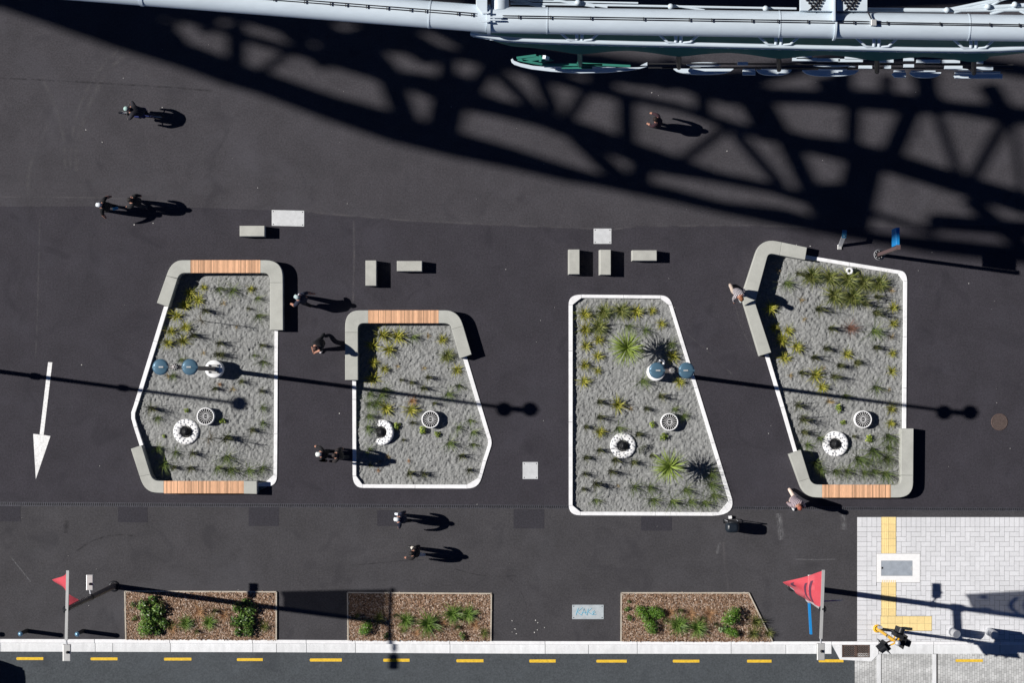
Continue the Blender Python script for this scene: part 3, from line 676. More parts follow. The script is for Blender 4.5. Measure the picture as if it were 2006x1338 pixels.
cnt = 0; rest = MB(); pm = {}
for r in rects():
    if r[1] > 1256.9: continue
    r = (r[0], r[1], r[2], min(r[3], 1257.35))
    for q in clip_rect(r):
        full = abs((q[2]-q[0])*(q[3]-q[1])-2*A_*A_) < 2
        w, h = (q[2]-q[0])*PX-.010, (q[3]-q[1])*PX-.010
        c = G((q[0]+q[2])/2, (q[1]+q[3])/2, 0)
        tilt = random.uniform(-.002, .002)
        if full and cnt < 300 and q[0] < 2000:
            key = w > h
            if key not in pm:
                b = MB(); b.prism([(-w/2,-h/2),(w/2,-h/2),(w/2,h/2),(-w/2,h/2)], -.02, .012); me = b.mesh('paver', M_paver)
                pm[key] = me
            o = link_mesh('paver', pm[key], paving); o.location = (c.x, c.y, random.uniform(-.0015, .0015)+.002); o.rotation_euler = (random.uniform(-.006,.006), random.uniform(-.006,.006), random.uniform(-.006,.006)); cnt += 1
        else:
            z = .012+random.uniform(-.0015, .0015)
            rest.prism([(c.x-w/2,c.y-h/2),(c.x+w/2,c.y-h/2),(c.x+w/2,c.y+h/2),(c.x-w/2,c.y+h/2)], -.02, z, bottom=False)
tag(rest.build('paver_field', M_paver2, paving), kind='stuff')
# tactile tiles
T_ = 14.25*PX
bb = MB(); bb.prism([(-T_/2+.003,-T_/2+.003),(T_/2-.003,-T_/2+.003),(T_/2-.003,T_/2-.003),(-T_/2+.003,T_/2-.003)], -.02, .012)
for i in range(4):
    x = -T_/2+T_*(i+.5)/4; bb.prism([(x-.017,-T_/2+.012),(x+.017,-T_/2+.012),(x+.017,T_/2-.012),(x-.017,T_/2-.012)], .012, .018, bottom=False)
me_bar = bb.mesh('bar_tile', M_tact)
bb = MB(); bb.prism([(-T_/2+.003,-T_/2+.003),(T_/2-.003,-T_/2+.003),(T_/2-.003,T_/2-.003),(-T_/2+.003,T_/2-.003)], -.02, .012)
for i in range(5):
    for j in range(5):
        bb.lathe((-T_/2+T_*(i+.5)/5, -T_/2+T_*(j+.5)/5, .012), [(.015,0),(.009,.006),(0,.006)], 6, smooth=False)
me_dot = bb.mesh('dot_tile', M_tact)
def tile(me, x, y): o = link_mesh('tactile_tile', me, paving); g = G(x, y); o.location = (g.x, g.y, .003+random.uniform(-.001, .001)); return o
for i in range(2):
    for j in range(5): tile(me_bar, 1733.8+14.3*i, 1020.3+14.3*j)
    for j in range(5): tile(me_bar, 1733.8+14.3*i, 1144+14.25*j-.6)
for i in range(7):
    for j in range(2): tile(me_dot, 1732.2+14.3*i, 1215+14.3*j)
pit = thing('service_pit', G(1760,1113), 'white concrete surround with grey lid set in the light pavers', 'service pit')
b = MB()
for q in [(1717.2,1085,1726,1141.4),(1787.5,1085,1802,1141.4),(1726,1085,1787.5,1098.8),(1726,1128.6,1787.5,1141.4)]: b.prism(gp([(q[0],q[1]),(q[2],q[1]),(q[2],q[3]),(q[0],q[3])]), -.1, .02)
b.build('pit_frame', M_white, pit)
MB().prism(gp([(1726.3,1099.1),(1787.2,1099.1),(1787.2,1128.3),(1726.3,1128.3)]), -.1, .014).build('pit_lid', M_plate2, pit)
MB().prism(gp([(1726.6,1111.3),(1730,1111.3),(1730,1115),(1726.6,1115)]), .0, .017).build('lid_latch', M_black, pit)
MB().prism(gp([(1784.2,1110),(1787,1110),(1787,1118),(1784.2,1118)]), .0, .017).build('lid_hinge', M_steel, pit)
# road paving beyond the asphalt
b = MB(); b.add([G(1675,1265,ROADZ+.003),G(1675,1345,ROADZ+.003),G(2300,1345,ROADZ+.003),G(2300,1265,ROADZ+.003)], [(0,1,2,3)]); b.build('road_paving_bed', M_joint, road)
b = MB()
x = 1675.2; ci = 0
while x < 2090:
    y = 1281-(ci*3.3) % 9.6
    while y < 1345:
        y0, y1 = max(y, 1280), min(y+9.6, 1345)
        if y1-y0 > 1 and not (1717.5 < x+2.3 < 1727.5 or 1826.5 < x+2.3 < 1836):
            b.prism(gp([(x+.2,y0+.2),(x+4.6,y0+.2),(x+4.6,y1-.2),(x+.2,y1-.2)]), ROADZ-.02, ROADZ+.010+random.uniform(-.002,.002), bottom=False)
        y += 9.6
    x += 4.8; ci += 1
tag(b.build('road_pavers', M_rpav, road), kind='stuff')
for x0, x1 in [(1718,1726.6),(1827.2,1835)]:
    MB().prism(gp([(x0,1283),(x1,1283),(x1,1345),(x0,1345)]), ROADZ-.02, ROADZ+.014).build('concrete_band', M_chan, road)

# ------------------------------------------------------------------ garden beds with bark
beds = {}
BED = {1: [(245,1158.5),(541.5,1160),(541.3,1254),(247,1253)], 2: [(681,1161.3),(962.5,1163.3),(961.6,1256.4),(682,1255)], 3: [(1217,1161.8),(1466.5,1162),(1513,1257.2),(1216.5,1257)]}
for k, q in BED.items():
    cx = sum(p[0] for p in q)/4; cy = sum(p[1] for p in q)/4
    t = thing('garden_bed', G(cx, cy), {1: 'bark-covered garden bed beside the bollards, leftmost of three', 2: 'middle bark-covered garden bed, crossed by the flag shadow', 3: 'bark-covered garden bed with a slanted right end beside the sprayed cover'}[k], 'garden bed', 'bark garden beds along the kerb'); beds[k] = t
    for i in (0, 1, 3):
        a, b_ = q[i], q[(i+1) % 4]; b = MB(); b.bar(G(*a,.02), G(*b_,.02), .05, .09); b.build('edging_board', M_edge, t)
    b = MB(); n = 40; m = 14; vs = []
    for j in range(m+1):
        for i in range(n+1):
            u, v = i/n, j/m; tp = Vector(q[0])*(1-u)+Vector(q[1])*u; bt = Vector(q[3])*(1-u)+Vector(q[2])*u; p = tp*(1-v)+bt*v
            vs.append(G(p.x, p.y, .012+.03*noise.noise(Vector((p.x*.03, p.y*.03, k)))**2+.02*math.sin(math.pi*u)*math.sin(math.pi*v)))
    b.add(vs, [(j*(n+1)+i, (j+1)*(n+1)+i, (j+1)*(n+1)+i+1, j*(n+1)+i+1) for j in range(m) for i in range(n)], 0, True); b.build('bed_soil', M_mulchbase, t)
    N = 15000; rng = np.random.default_rng(k); b = MB()
    u = rng.random(N); v = rng.random(N)
    vs = []; fs = []
    for i in range(N):
        tp = (q[0][0]*(1-u[i])+q[1][0]*u[i], q[0][1]*(1-u[i])+q[1][1]*u[i]); bt = (q[3][0]*(1-u[i])+q[2][0]*u[i], q[3][1]*(1-u[i])+q[2][1]*u[i])
        px = tp[0]*(1-v[i])+bt[0]*v[i]; py = tp[1]*(1-v[i])+bt[1]*v[i]
        c = G(px, py, .028+.02*math.sin(math.pi*u[i])*math.sin(math.pi*v[i])+rng.random()*.028); a = rng.random()*6.283; L = rng.uniform(.018,.05); W = rng.uniform(.008,.02)
        d = Vector((math.cos(a), math.sin(a), rng.uniform(-.5,.5))); e = Vector((-math.sin(a), math.cos(a), rng.uniform(-.5,.5)))
        k0 = len(vs); vs += [c-d*L-e*W, c+d*L-e*W, c+d*L+e*W, c-d*L+e*W]; fs.append((k0,k0+1,k0+2,k0+3))
    b.add(vs, fs); tag(b.build('bark_mulch', M_mulch, t), kind='stuff')

# ------------------------------------------------------------------ plants
M_flax = mat('flax_leaf', (.2,.2,.05), .55, islcols=[(.05,.065,.008),(.19,.22,.025),(.38,.37,.045),(.60,.53,.11),(.21,.23,.03)], objvar=.2, trans=.15)
M_big = mat('tussock_leaf', (.1,.15,.04), .55, islcols=[(.018,.032,.006),(.05,.08,.012),(.12,.155,.022),(.40,.40,.13),(.045,.07,.012)], objvar=.15, trans=.12)
M_grass = mat('grass_leaf', (.1,.15,.05), .6, islcols=[(.02,.04,.01),(.06,.10,.018),(.12,.17,.035),(.22,.25,.08)], objvar=.25, trans=.12)
M_rush = mat('rush_leaf', (.1,.1,.04), .7, islcols=[(.03,.045,.012),(.06,.08,.02),(.12,.13,.04),(.20,.18,.08)], objvar=.25)
M_dry = mat('dry_leaf', (.3,.2,.1), .8, islcols=[(.30,.22,.10),(.38,.27,.15),(.22,.20,.07),(.45,.36,.22)], objvar=.2)
M_redl = mat('red_twig', (.25,.1,.07), .8, islcols=[(.22,.07,.05),(.34,.15,.11),(.30,.20,.14),(.12,.06,.04)])
M_orng = mat('orange_twig', (.4,.2,.08), .8, islcols=[(.40,.20,.09),(.50,.30,.16),(.28,.16,.07)])
M_ros = mat('broad_leaf', (.1,.2,.03), .45, islcols=[(.06,.10,.015),(.14,.22,.025),(.28,.36,.05),(.42,.44,.08)], objvar=.2, trans=.1)
M_grey = mat('dark_bush_leaf', (.04,.05,.03), .7, islcols=[(.02,.028,.012),(.05,.06,.03),(.09,.10,.05)])
M_lance = mat('lance_leaf', (.04,.05,.03), .6, islcols=[(.02,.022,.012),(.05,.05,.025),(.10,.06,.03)])
M_stem = mat('plant_stem', (.09,.065,.045), .85)
M_cab = mat('cabbage_tree_leaf', (.2,.3,.05), .42, islcols=[(.07,.13,.015),(.14,.22,.03),(.26,.33,.07),(.10,.17,.02)], objvar=.3, trans=.08)
M_trunk = mat('cabbage_tree_trunk', (.13,.10,.07), .9, var=.3, scale=30)
M_shr = mat('shrub_leaf', (.05,.1,.02), .4, islcols=[(.012,.03,.006),(.04,.09,.014),(.08,.16,.022),(.22,.32,.08)], objvar=.15, trans=.08)
M_shrb = mat('bright_shrub_leaf', (.08,.2,.02), .4, islcols=[(.03,.08,.008),(.07,.16,.015),(.12,.25,.025),(.20,.34,.05)], objvar=.1, trans=.1)
M_shrw = mat('variegated_leaf', (.2,.3,.1), .4, islcols=[(.04,.10,.02),(.10,.20,.04),(.55,.60,.40),(.06,.12,.02)])
M_flag_grass = mat('green_clump_leaf', (.1,.2,.04), .5, islcols=[(.03,.07,.01),(.09,.17,.025),(.18,.29,.05),(.34,.42,.14)], objvar=.15, trans=.12)

def blade(b, rng, base, az, L, lean, curve, w, segs=4, mi=0, twist=0.0):
    p = Vector(base); a = lean; side = Vector((-math.sin(az+twist), math.cos(az+twist), 0)); vs = []; ds = L/segs
    for i in range(segs+1):
        t = i/segs; ww = w*(0.75+.5*t if t < .35 else (1-t)/.65*.925+.0)/2
        if i == segs: vs.append(p.copy())
        else: vs += [p-side*ww, p+side*ww]
        a2 = a+curve*t
        p = p+Vector((math.cos(az)*math.sin(a2), math.sin(az)*math.sin(a2), math.cos(a2)))*ds
        if p.z < .01: p.z = .01
    fs = [(2*i, 2*i+1, 2*i+3, 2*i+2) for i in range(segs-1)]+[(2*segs-2, 2*segs-1, 2*segs)]
    b.add(vs, fs, mi, True)
def tussock(seed, n, L, lean, curve, w, base_r=.04, south=0.0, segs=4):
    rng = random.Random(seed); b = MB()
    for i in range(n):
        az = rng.uniform(0, 6.283)
        if south and rng.random() < south: az = rng.gauss(-math.pi/2, .75)
        r = base_r*math.sqrt(rng.random()); q = rng.uniform(0, 6.283)
        blade(b, rng, (r*math.cos(q), r*math.sin(q), 0), az, L*rng.uniform(.55,1.1), rng.uniform(*lean), rng.uniform(*curve), w*rng.uniform(.7,1.2), segs, 0, rng.uniform(-.5,.5))
    return b
def leafball(seed, lobes, n, leaf, flat=.8):
    """leaf-sized faces through the volume of a few uneven lobes: (x,y,z,r)"""
    rng = random.Random(seed); b = MB()
    tot = sum(l[3]**2 for l in lobes)
    for (x, y, z, r) in lobes:
        for i in range(int(n*r*r/tot)):
            d = Vector((rng.gauss(0,1), rng.gauss(0,1), rng.gauss(0,1))).normalized(); d.z = abs(d.z)*flat if rng.random() < .85 else d.z*.3
            rr = r*rng.uniform(.45,1.08); c = Vector((x, y, z))+d*rr
            if c.z < .02: c.z = .02
            u = Vector((rng.gauss(0,1), rng.gauss(0,1), rng.gauss(0,.5))); nrm = (d+Vector((rng.gauss(0,.5), rng.gauss(0,.5), rng.gauss(0,.5)+.3))).normalized()
            u = (u-nrm*u.dot(nrm)).normalized(); v = nrm.cross(u); l = leaf*rng.uniform(.6,1.3); w = l*.42
            b.add([c-u*l*.5, c+v*w*.5-nrm*.1*l, c+u*l*.5-nrm*.15*l, c-v*w*.5-nrm*.1*l], [(0,1,2,3)], 0)
    return b
PROTO = {}
def proto(kind):
    if kind in PROTO: return PROTO[kind]
    V = []
    for s in range(3):
        if kind == 'flax': b = tussock(10+s, 85, .45, (.1,1.05), (.4,1.4), .022, .06, .1); m = M_flax
        elif kind == 'flaxdull': b = tussock(14+s, 34, .40, (.2,.9), (.3,.9), .015, .04); m = M_dry
        elif kind == 'big': b = tussock(20+s, 230, .66, (.05,.95), (.7,1.8), .021, .10, .15, 6); m = M_big
        elif kind == 'grass': b = tussock(30+s, 70, .66, (.05,.8), (.5,1.7), .010, .06, .6, 5); m = M_grass
        elif kind == 'arch': b = tussock(34+s, 95, .95, (.1,.8), (.9,1.9), .012, .08, .7, 6); m = M_grass
        elif kind == 'rush': b = tussock(40+s, 75, .62, (.0,.38), (.0,1.0), .010, .06, .4, 5); m = M_rush
        elif kind == 'dry': b = tussock(50+s, 36, .30, (.2,1.1), (.2,.9), .012, .03); m = M_dry
        elif kind == 'red': b = tussock(60+s, 170, .58, (.1,1.1), (.0,.7), .008, .10); m = M_redl
        elif kind == 'orange': b = tussock(64+s, 120, .42, (.1,1.0), (.0,.7), .008, .07); m = M_orng
        elif kind == 'rosette': b = leafball(70+s, [(0,0,.10,.10),(.07,.03,.08,.08),(-.06,-.05,.08,.08),(.01,-.08,.07,.07)], 95, .085); m = M_ros
        elif kind == 'bush': b = leafball(74+s, [(0,0,.15,.16),(.13,.02,.12,.12),(-.1,.06,.12,.1)], 160, .06); m = M_grey
        elif kind == 'clump': b = tussock(80+s, 190, .66, (.1,1.05), (.4,1.4), .024, .10, .1, 5); m = M_flag_grass
        elif kind == 'darkclump': b = tussock(84+s, 150, .55, (.1,1.0), (.3,1.2), .013, .07, 0, 4); m = M_big
        elif kind == 'tawny': b = tussock(88+s, 130, .46, (.2,1.2), (.2,1.0), .008, .06); m = M_orng
        elif kind == 'shrub': b = leafball(90+s, [(.1,.12,.24,.30),(.48,.18,.18,.24),(-.38,.22,.2,.27),(.12,-.3,.2,.26),(-.42,-.30,.16,.22),(.52,-.22,.15,.2),(-.12,-.05,.2,.22),(-.66,.02,.12,.16)], 1300, .125, .9); m = M_shr
        elif kind == 'bright': b = leafball(94+s, [(0,0,.26,.34),(.18,.15,.24,.24),(-.15,-.16,.22,.24)], 900, .075, 1.0); m = M_shrb
        elif kind == 'white': b = leafball(97+s, [(0,0,.16,.17),(.16,.05,.14,.13)], 130, .11); m = M_shrw
        elif kind == 'small': b = leafball(99+s, [(0,0,.12,.13),(.1,.08,.1,.1)], 150, .06); m = M_shr
        V.append(b.mesh(kind+'_plant', m))
    PROTO[kind] = V; return V
KINDN = {'flax': ('flax_clump','yellow-green flax clump','plant'), 'flaxdull': ('flax_clump','brownish flax clump','plant'), 'big': ('tussock','dense green tussock','plant'),
         'grass': ('grass_tuft','thin green grass tuft','plant'), 'arch': ('grass_tuft','long arching grass tuft','plant'), 'rush': ('rush_tuft','slim dark rush tuft','plant'),
         'dry': ('dry_tuft','dry straw-coloured tuft','plant'), 'red': ('wiry_shrub','reddish wiry shrub','shrub'), 'orange': ('wiry_shrub','orange-brown wiry tuft','shrub'),
         'rosette': ('leafy_plant','small bright leafy plant','plant'), 'bush': ('dark_bush','low dark grey-green bush','shrub'), 'lance': ('sapling','tall thin dark sapling','sapling'),
         'clump': ('grass_clump','fresh green strappy clump','plant'), 'darkclump': ('grass_clump','dark green spiky clump','plant'), 'tawny': ('grass_clump','tawny fine grass clump','plant'),
         'shrub': ('leafy_shrub','dark glossy leafy shrub','shrub'), 'bright': ('leafy_shrub','bright green rounded shrub','shrub'), 'white': ('leafy_shrub','white-variegated leafy shrub','shrub'), 'small': ('leafy_shrub','small dark leafy shrub','shrub')}
PL = {1: {
 'flax': '372,573 388,587 361,597 345,619 362,641 335,649 329,672 358,668 398,563,.7 491,566,.7',
 'grass': '428,564,1.1 456,567,1.1 503,583,.9 506,617,1.1 515,708,1 353.5,704,.8 513,798,.8 513,828,.8 442,895,1.3 425,916,1.1 451,919,1.3 486,921,1.1 513,916,1 321,909,1 307,877,.9 342,886,.9 337,735,.8 307,818,.9 497,695,.6',
 'rush': '401,608,1.3 379,657,1.4 429,672,1.2 433,694,1.2 512,676 485,604,.6 425,694,1.1 472,747 421,761 512,766,.9 296,800,1.5 493,842,1.2 377,888,1.1 340,915 372,917,1.1 445,857,1.5',
 'dry': '437,594,.8 328,737,.8 455,762,.9 398,692,.7 462,640,.6', 'orange': '430,753,.5', 'rosette': '365,805,.8 435,826,1 320,855,.6', 'lance': '403,630 419,859'},
 2: {
 'flax': '750,655,1.2 780,658,1.3 866,665,.9 730,678,1 762,686,1.1 731,711,.9 753,723,.8 730,742,1.1 895,725,.9 757,800,1.1 805,803,1.2',
 'grass': '809,659,1 899,755,.9 877,771,1 723,771,.9 723,790,1 738,788,1.1 746,773,1.1 755,761,.9 721,814,1 720,837,1 723,880,.8 880,867,1.1 897,837,.8 926,846,.9 920,823,.8 926,870,.8',
 'big': '877,697,.75', 'dry': '838,658,.8 778,718,.7 830,721,.7 759,895,.8 745,904,.6 830,720,.4', 'rush': '837,739 805,749,.9 828,760,1.1 807,828,.9 789,862,.6 903,893,1.2 918,921 801,927,1.3 830,928 725,911,.7 850,790,.8 785,744,.7',
 'orange': '807,785,1 799,903,.4 740,922,.4', 'rosette': '827,842,1.3 856,851,1 776,834,1.2'},
 3: {
 'flax': '1145,616,1.2 1248,610,1.1 1277,609,.8 1147,645,1.1 1172,665,1 1147,678,.9 1170,697,.9 1145,715,1 1170,727,.7 1144,747,1 1296,634,.8 1332,748,.9 1210,794,1.2 1175,847,1 1318,699,1',
 'big': '1183,611,.9 1218,609,.95 1173,640,.95', 'grass': '1231,638,1 1263,645,1 1258,745,1.2 1319,801,.8 1211,838,1.1 1242,953,1.1 1272,954,1.1 1342,959,1.2 1166,979,.9 1279,979,1.2 1316,982,1.3 1351,982,1.1 1379,984,1.2 1392,949,1.4 1397,970,1.3 1393,928,1.1 1312,673,1 1339,813,.8',
 'rush': '1173,787,1.3 1265,800,1 1293,776,1.3 1173,817,1.3 1147,836,1 1249,850,1.2 1275,893,.9 1173,882,1.1 1147,896,1.1 1203,901,1.3 1240,905,1.2 1196,924,1.2 1145,928 1166,948,1.4 1142,958,.8', 'dry': '1235,801,.7 1210,952,.6', 'rosette': '1277,832,1 1300,857,1.3', 'bush': '1258,877,1.1'},
 4: {
 'big': '1591,540,1.05 1626,544,1 1662,548,1.1 1692,553,1 1723.5,555,1 1634.7,579,1.15 1672,581,1.15', 'flax': '1510,603,1.1 1518,641,.8 1545,647,.9 1532,665,1.2 1561,679,1.1 1536,701,1 1749,603,.9 1749,634,.8 1659,693,.9 1749,693,.7 1597,735,1.2 1611,758,1 1747,728,.8 1747,800,.9 1745,830,.8 1679,711,.6',
 'flaxdull': '1624,788,1.1 1746,568,.8 1747,660,.8', 'dry': '1523,529,.7 1569,588,.9 1575,625,.7 1548,735,.8 1742,763,.6 1613,721,.7', 'grass': '1540,553,1.2 1711,647,1.4 1715,758,1.2 1655,774,.9 1581,871,1 1604,858,.9 1659,922,1.1 1636,922,1.1 1597,906,1.1 1608,920,.8 1692,925,1 1712,922,1 1740,876,1',
 'rush': '1562,535,1 1602,605,1.6 1692,594,1.5 1716,581,1.2 1714,612,1.6 1616,682,1.2 1714,680,1.2 1593,700,1.3 1645,715,1 1569,730,1.2 1631,737,1.4 1643,716 1678,709 1562,793,1.3 1571,820,1.6 1573,846,1.3 1671,855,.7 1626,643,1.3', 'red': '1665,643,1', 'rosette': '1644,800,1.2 1652,827,.9 1703,860,1.2', 'arch': '1740,853,1 1710,881,1.1 1680,897,1.1 1738,897,1 1733,927,1'}}
BP = {1: {'shrub': '300,1205,1.05 480,1212,1', 'bright': '285,1229,.9', 'small': '262,1187,.9 266,1210,.8', 'clump': '365,1221,.75 411,1219,.7', 'tawny': '390,1197,1.1 440,1206,.9 338,1232,.9', 'darkclump': '335,1225,.6 518,1228,.7', 'rush': '315,1180,.8 420,1196,1 455,1222,.8 385,1236,.8'},
      2: {'bright': '718,1229,.8', 'clump': '796,1215,.8 840,1222,1.15 888,1203,.95 918,1203,.85', 'small': '757,1243,1 905,1243,1.1', 'darkclump': '742,1210,.8 948,1240,.7 790,1235,.5', 'tawny': '868,1222,.8 815,1240,.7 930,1225,.8', 'rush': '700,1205,.9 775,1205,.7 895,1228,.8'},
      3: {'bright': '1258,1200,.85 1285,1200,.85 1274,1225,.85 1432,1207,1.05 1432,1238,.7', 'white': '1413,1233,.9', 'clump': '1328,1224,1 1366,1229,.95', 'tawny': '1312,1201,.9 1353,1202,1 1389,1203,1.1', 'darkclump': '1480,1218,1 1474,1241,.9 1505,1241,.7', 'small': '1231,1178,.6 1230,1192,.8 1234,1212,.9', 'rush': '1330,1195,.9 1375,1210,.8 1400,1222,.8 1300,1215,.7'}}
LM = {1: [('the white spoked vent',402,816),('the pebble ring',364,846),('the lamp base',422,723),('the top left bench arm',330,565),('the top slatted bench',440,522),('the top right bench arm',541,600),('the bottom left bench arm',282,905),('the bottom slatted bench',400,955),('the right kerb',541,770),('the slanting left kerb',300,690)],
      2: [('the white spoked vent',843,822),('the pebble crescent',748,847),('the left bench arm',688,690),('the slatted bench',790,620),('the right bench arm',903,670),('the left kerb',694,880),('the bottom kerb',820,953),('the slanting right kerb',935,790)],
      3: [('the white spoked vent',1312,827),('the pebble ring',1220,873),('the upper cabbage tree',1229,682),('the lower cabbage tree',1313,915),('the lamp base',1284,729),('the top kerb',1215,580),('the left kerb',1118,760),('the bottom kerb',1260,1007),('the slanting right kerb',1400,880)],
      4: [('the white spoked vent',1692,822),('the pebble ring',1637,870),('the white pipe stub',1664,530),('the upper bench arm',1492,640),('the red wiry shrub',1665,643),('the right kerb',1772,680),('the bottom slatted bench',1680,962),('the lower right arm',1777,890),('the lower left arm',1566,915),('the slanting left kerb',1530,790)]}
LB = {1: [('the left edging board',246,1206),('the right edging board',541,1207),('the road kerb',390,1254)], 2: [('the left edging board',682,1208),('the right edging board',962,1210),('the road kerb',820,1256)], 3: [('the left edging board',1217,1210),('the slanting right edging board',1490,1210),('the road kerb',1360,1257)]}
ORD = ['nearest', 'second nearest', 'third nearest', 'fourth nearest', 'fifth nearest', 'sixth nearest', 'seventh nearest', 'eighth nearest', 'ninth nearest', 'tenth nearest']
def parse(s):
    for w in s.split():
        q = [float(v) for v in w.split(',')]; yield q[0], q[1], (q[2] if len(q) > 2 else 1.0)
def lance(x, y, z, lab):
    c = G(x, y, z); t = thing('sapling', c, lab, 'sapling', 'tall thin saplings in the sand'); H_ = 1.75
    b = MB(); b.tube([c+Vector((0,0,0)), c+Vector((.01,.01,.8)), c+Vector((-.01,.02,H_))], [.016,.012,.006], 5); b.build('stem', M_stem, t)
    rng = random.Random(int(x)); b = MB()
    for i in range(34):
        h = rng.uniform(.75, H_); blade(b, rng, c+Vector((0,.01,h)), rng.uniform(0,6.283), rng.uniform(.3,.55), rng.uniform(1.1,1.9), rng.uniform(.4,1.2), .013, 4)
    b.build('foliage', M_lance, t)
def place(table, lms, where, zf, grp):
    for k in table:
        info = []
        for kind, s in table[k].items():
            for x, y, sc in parse(s):
                d, nm, lx, ly = min((math.hypot(x-lx, y-ly), nm, lx, ly) for nm, lx, ly in lms[k])
                dx, dy = x-lx, y-ly
                sec = ('right of' if dx > 0 else 'left of') if abs(dx) > abs(dy) else ('below' if dy > 0 else 'above')
                info.append([kind, x, y, sc, d, nm, sec])
        key = {}
        for i in info: key.setdefault((KINDN[i[0]][1], i[5], i[6]), []).append(i)
        for kk, lst in key.items():
            lst.sort(key=lambda i: i[4])
            for r, i in enumerate(lst):
                kind, x, y, sc, d, nm, sec = i; name, desc, cat = KINDN[kind]
                rk = '' if len(lst) == 1 else (' '+ORD[r])
                lab = f"{desc}{rk} {sec} {nm}, {where[k]}"
                z = zf(k, x, y)
                if kind == 'lance': lance(x, y, z, lab); continue
                V = proto(kind); me = V[int(x*7+y*3) % 3]
                o = link_mesh(name, me, None, G(x, y, z-.01)); o.scale = (sc, sc, sc*random.uniform(.9,1.1))
                o.rotation_euler = (0, 0, random.uniform(-.5,.5) if kind in ('grass','arch','rush','big','clump') else random.uniform(0,6.28))
                tag(o, lab, cat, grp % (desc+'s'))
place(PL, LM, {1: 'leftmost sand planter', 2: 'second sand planter', 3: 'third sand planter', 4: 'rightmost sand planter'}, sand_z, '%s in the sand planters')
place(BP, LB, {1: 'leftmost bark bed', 2: 'middle bark bed', 3: 'right bark bed'}, lambda k, x, y: .03, '%s in the bark beds')
# two cabbage trees: trunk and separate sword leaves
rng = random.Random(5); leafm = []
for i in range(6):
    b = MB(); L = .80; w = .034; cv = [.25,.45,.7,.9,1.15,1.4][i]; a = 0; p = Vector((.03,0,0)); vs = []; n = 5
    for j in range(n+1):
        t = j/n; ww = w*(.6+1.0*t if t < .4 else 1.0*(1-t)/.6)/2
        if j == n: vs.append(p.copy())
        else: vs += [p+Vector((0,-ww,.006)), p+Vector((0,0,-.002)), p+Vector((0,ww,.006))]
        p = p+Vector((math.cos(a), 0, -math.sin(a)))*L/n; a += cv/n
    fs = []
    for j in range(n-1): fs += [(3*j,3*j+3,3*j+4,3*j+1),(3*j+1,3*j+4,3*j+5,3*j+2)]
    fs += [(3*n-3,3*n,3*n-2),(3*n-2,3*n,3*n-1)]
    b.add(vs, fs, 0, True); leafm.append(b.mesh('leaf', M_cab))
for x, y, lab, sc in [(1229,682,'cabbage tree with a bright spiky head, upper one beside the twin lamp',1.0),(1312,915,'cabbage tree with a spiky green head near the bottom kerb of the third planter',.95)]:
    g = P(x, y, 1.05); c = Vector((g.x, g.y, SANDZ-.02)); t = thing('cabbage_tree', c, lab, 'tree', 'cabbage trees in the third planter')
    b = MB(); b.tube([c, c+Vector((.01,0,.5)), c+Vector((0,0,1.0))], [.075,.055,.05], 9); b.build('trunk', M_trunk, t)
    N = 148
    for i in range(N):
        az = i*2.39996+rng.uniform(-.15,.15); el = math.asin(.02+.97*(i/N))-.12+rng.uniform(-.1,.1)
        o = link_mesh('leaf', leafm[rng.randrange(6) if el > .5 else rng.randrange(3)], t); o.location = (0, 0, .98+.06*i/N)
        o.rotation_euler = (rng.uniform(-.3,.3), -el, az); s = sc*rng.uniform(.85,1.12); o.scale = (s, s, s)

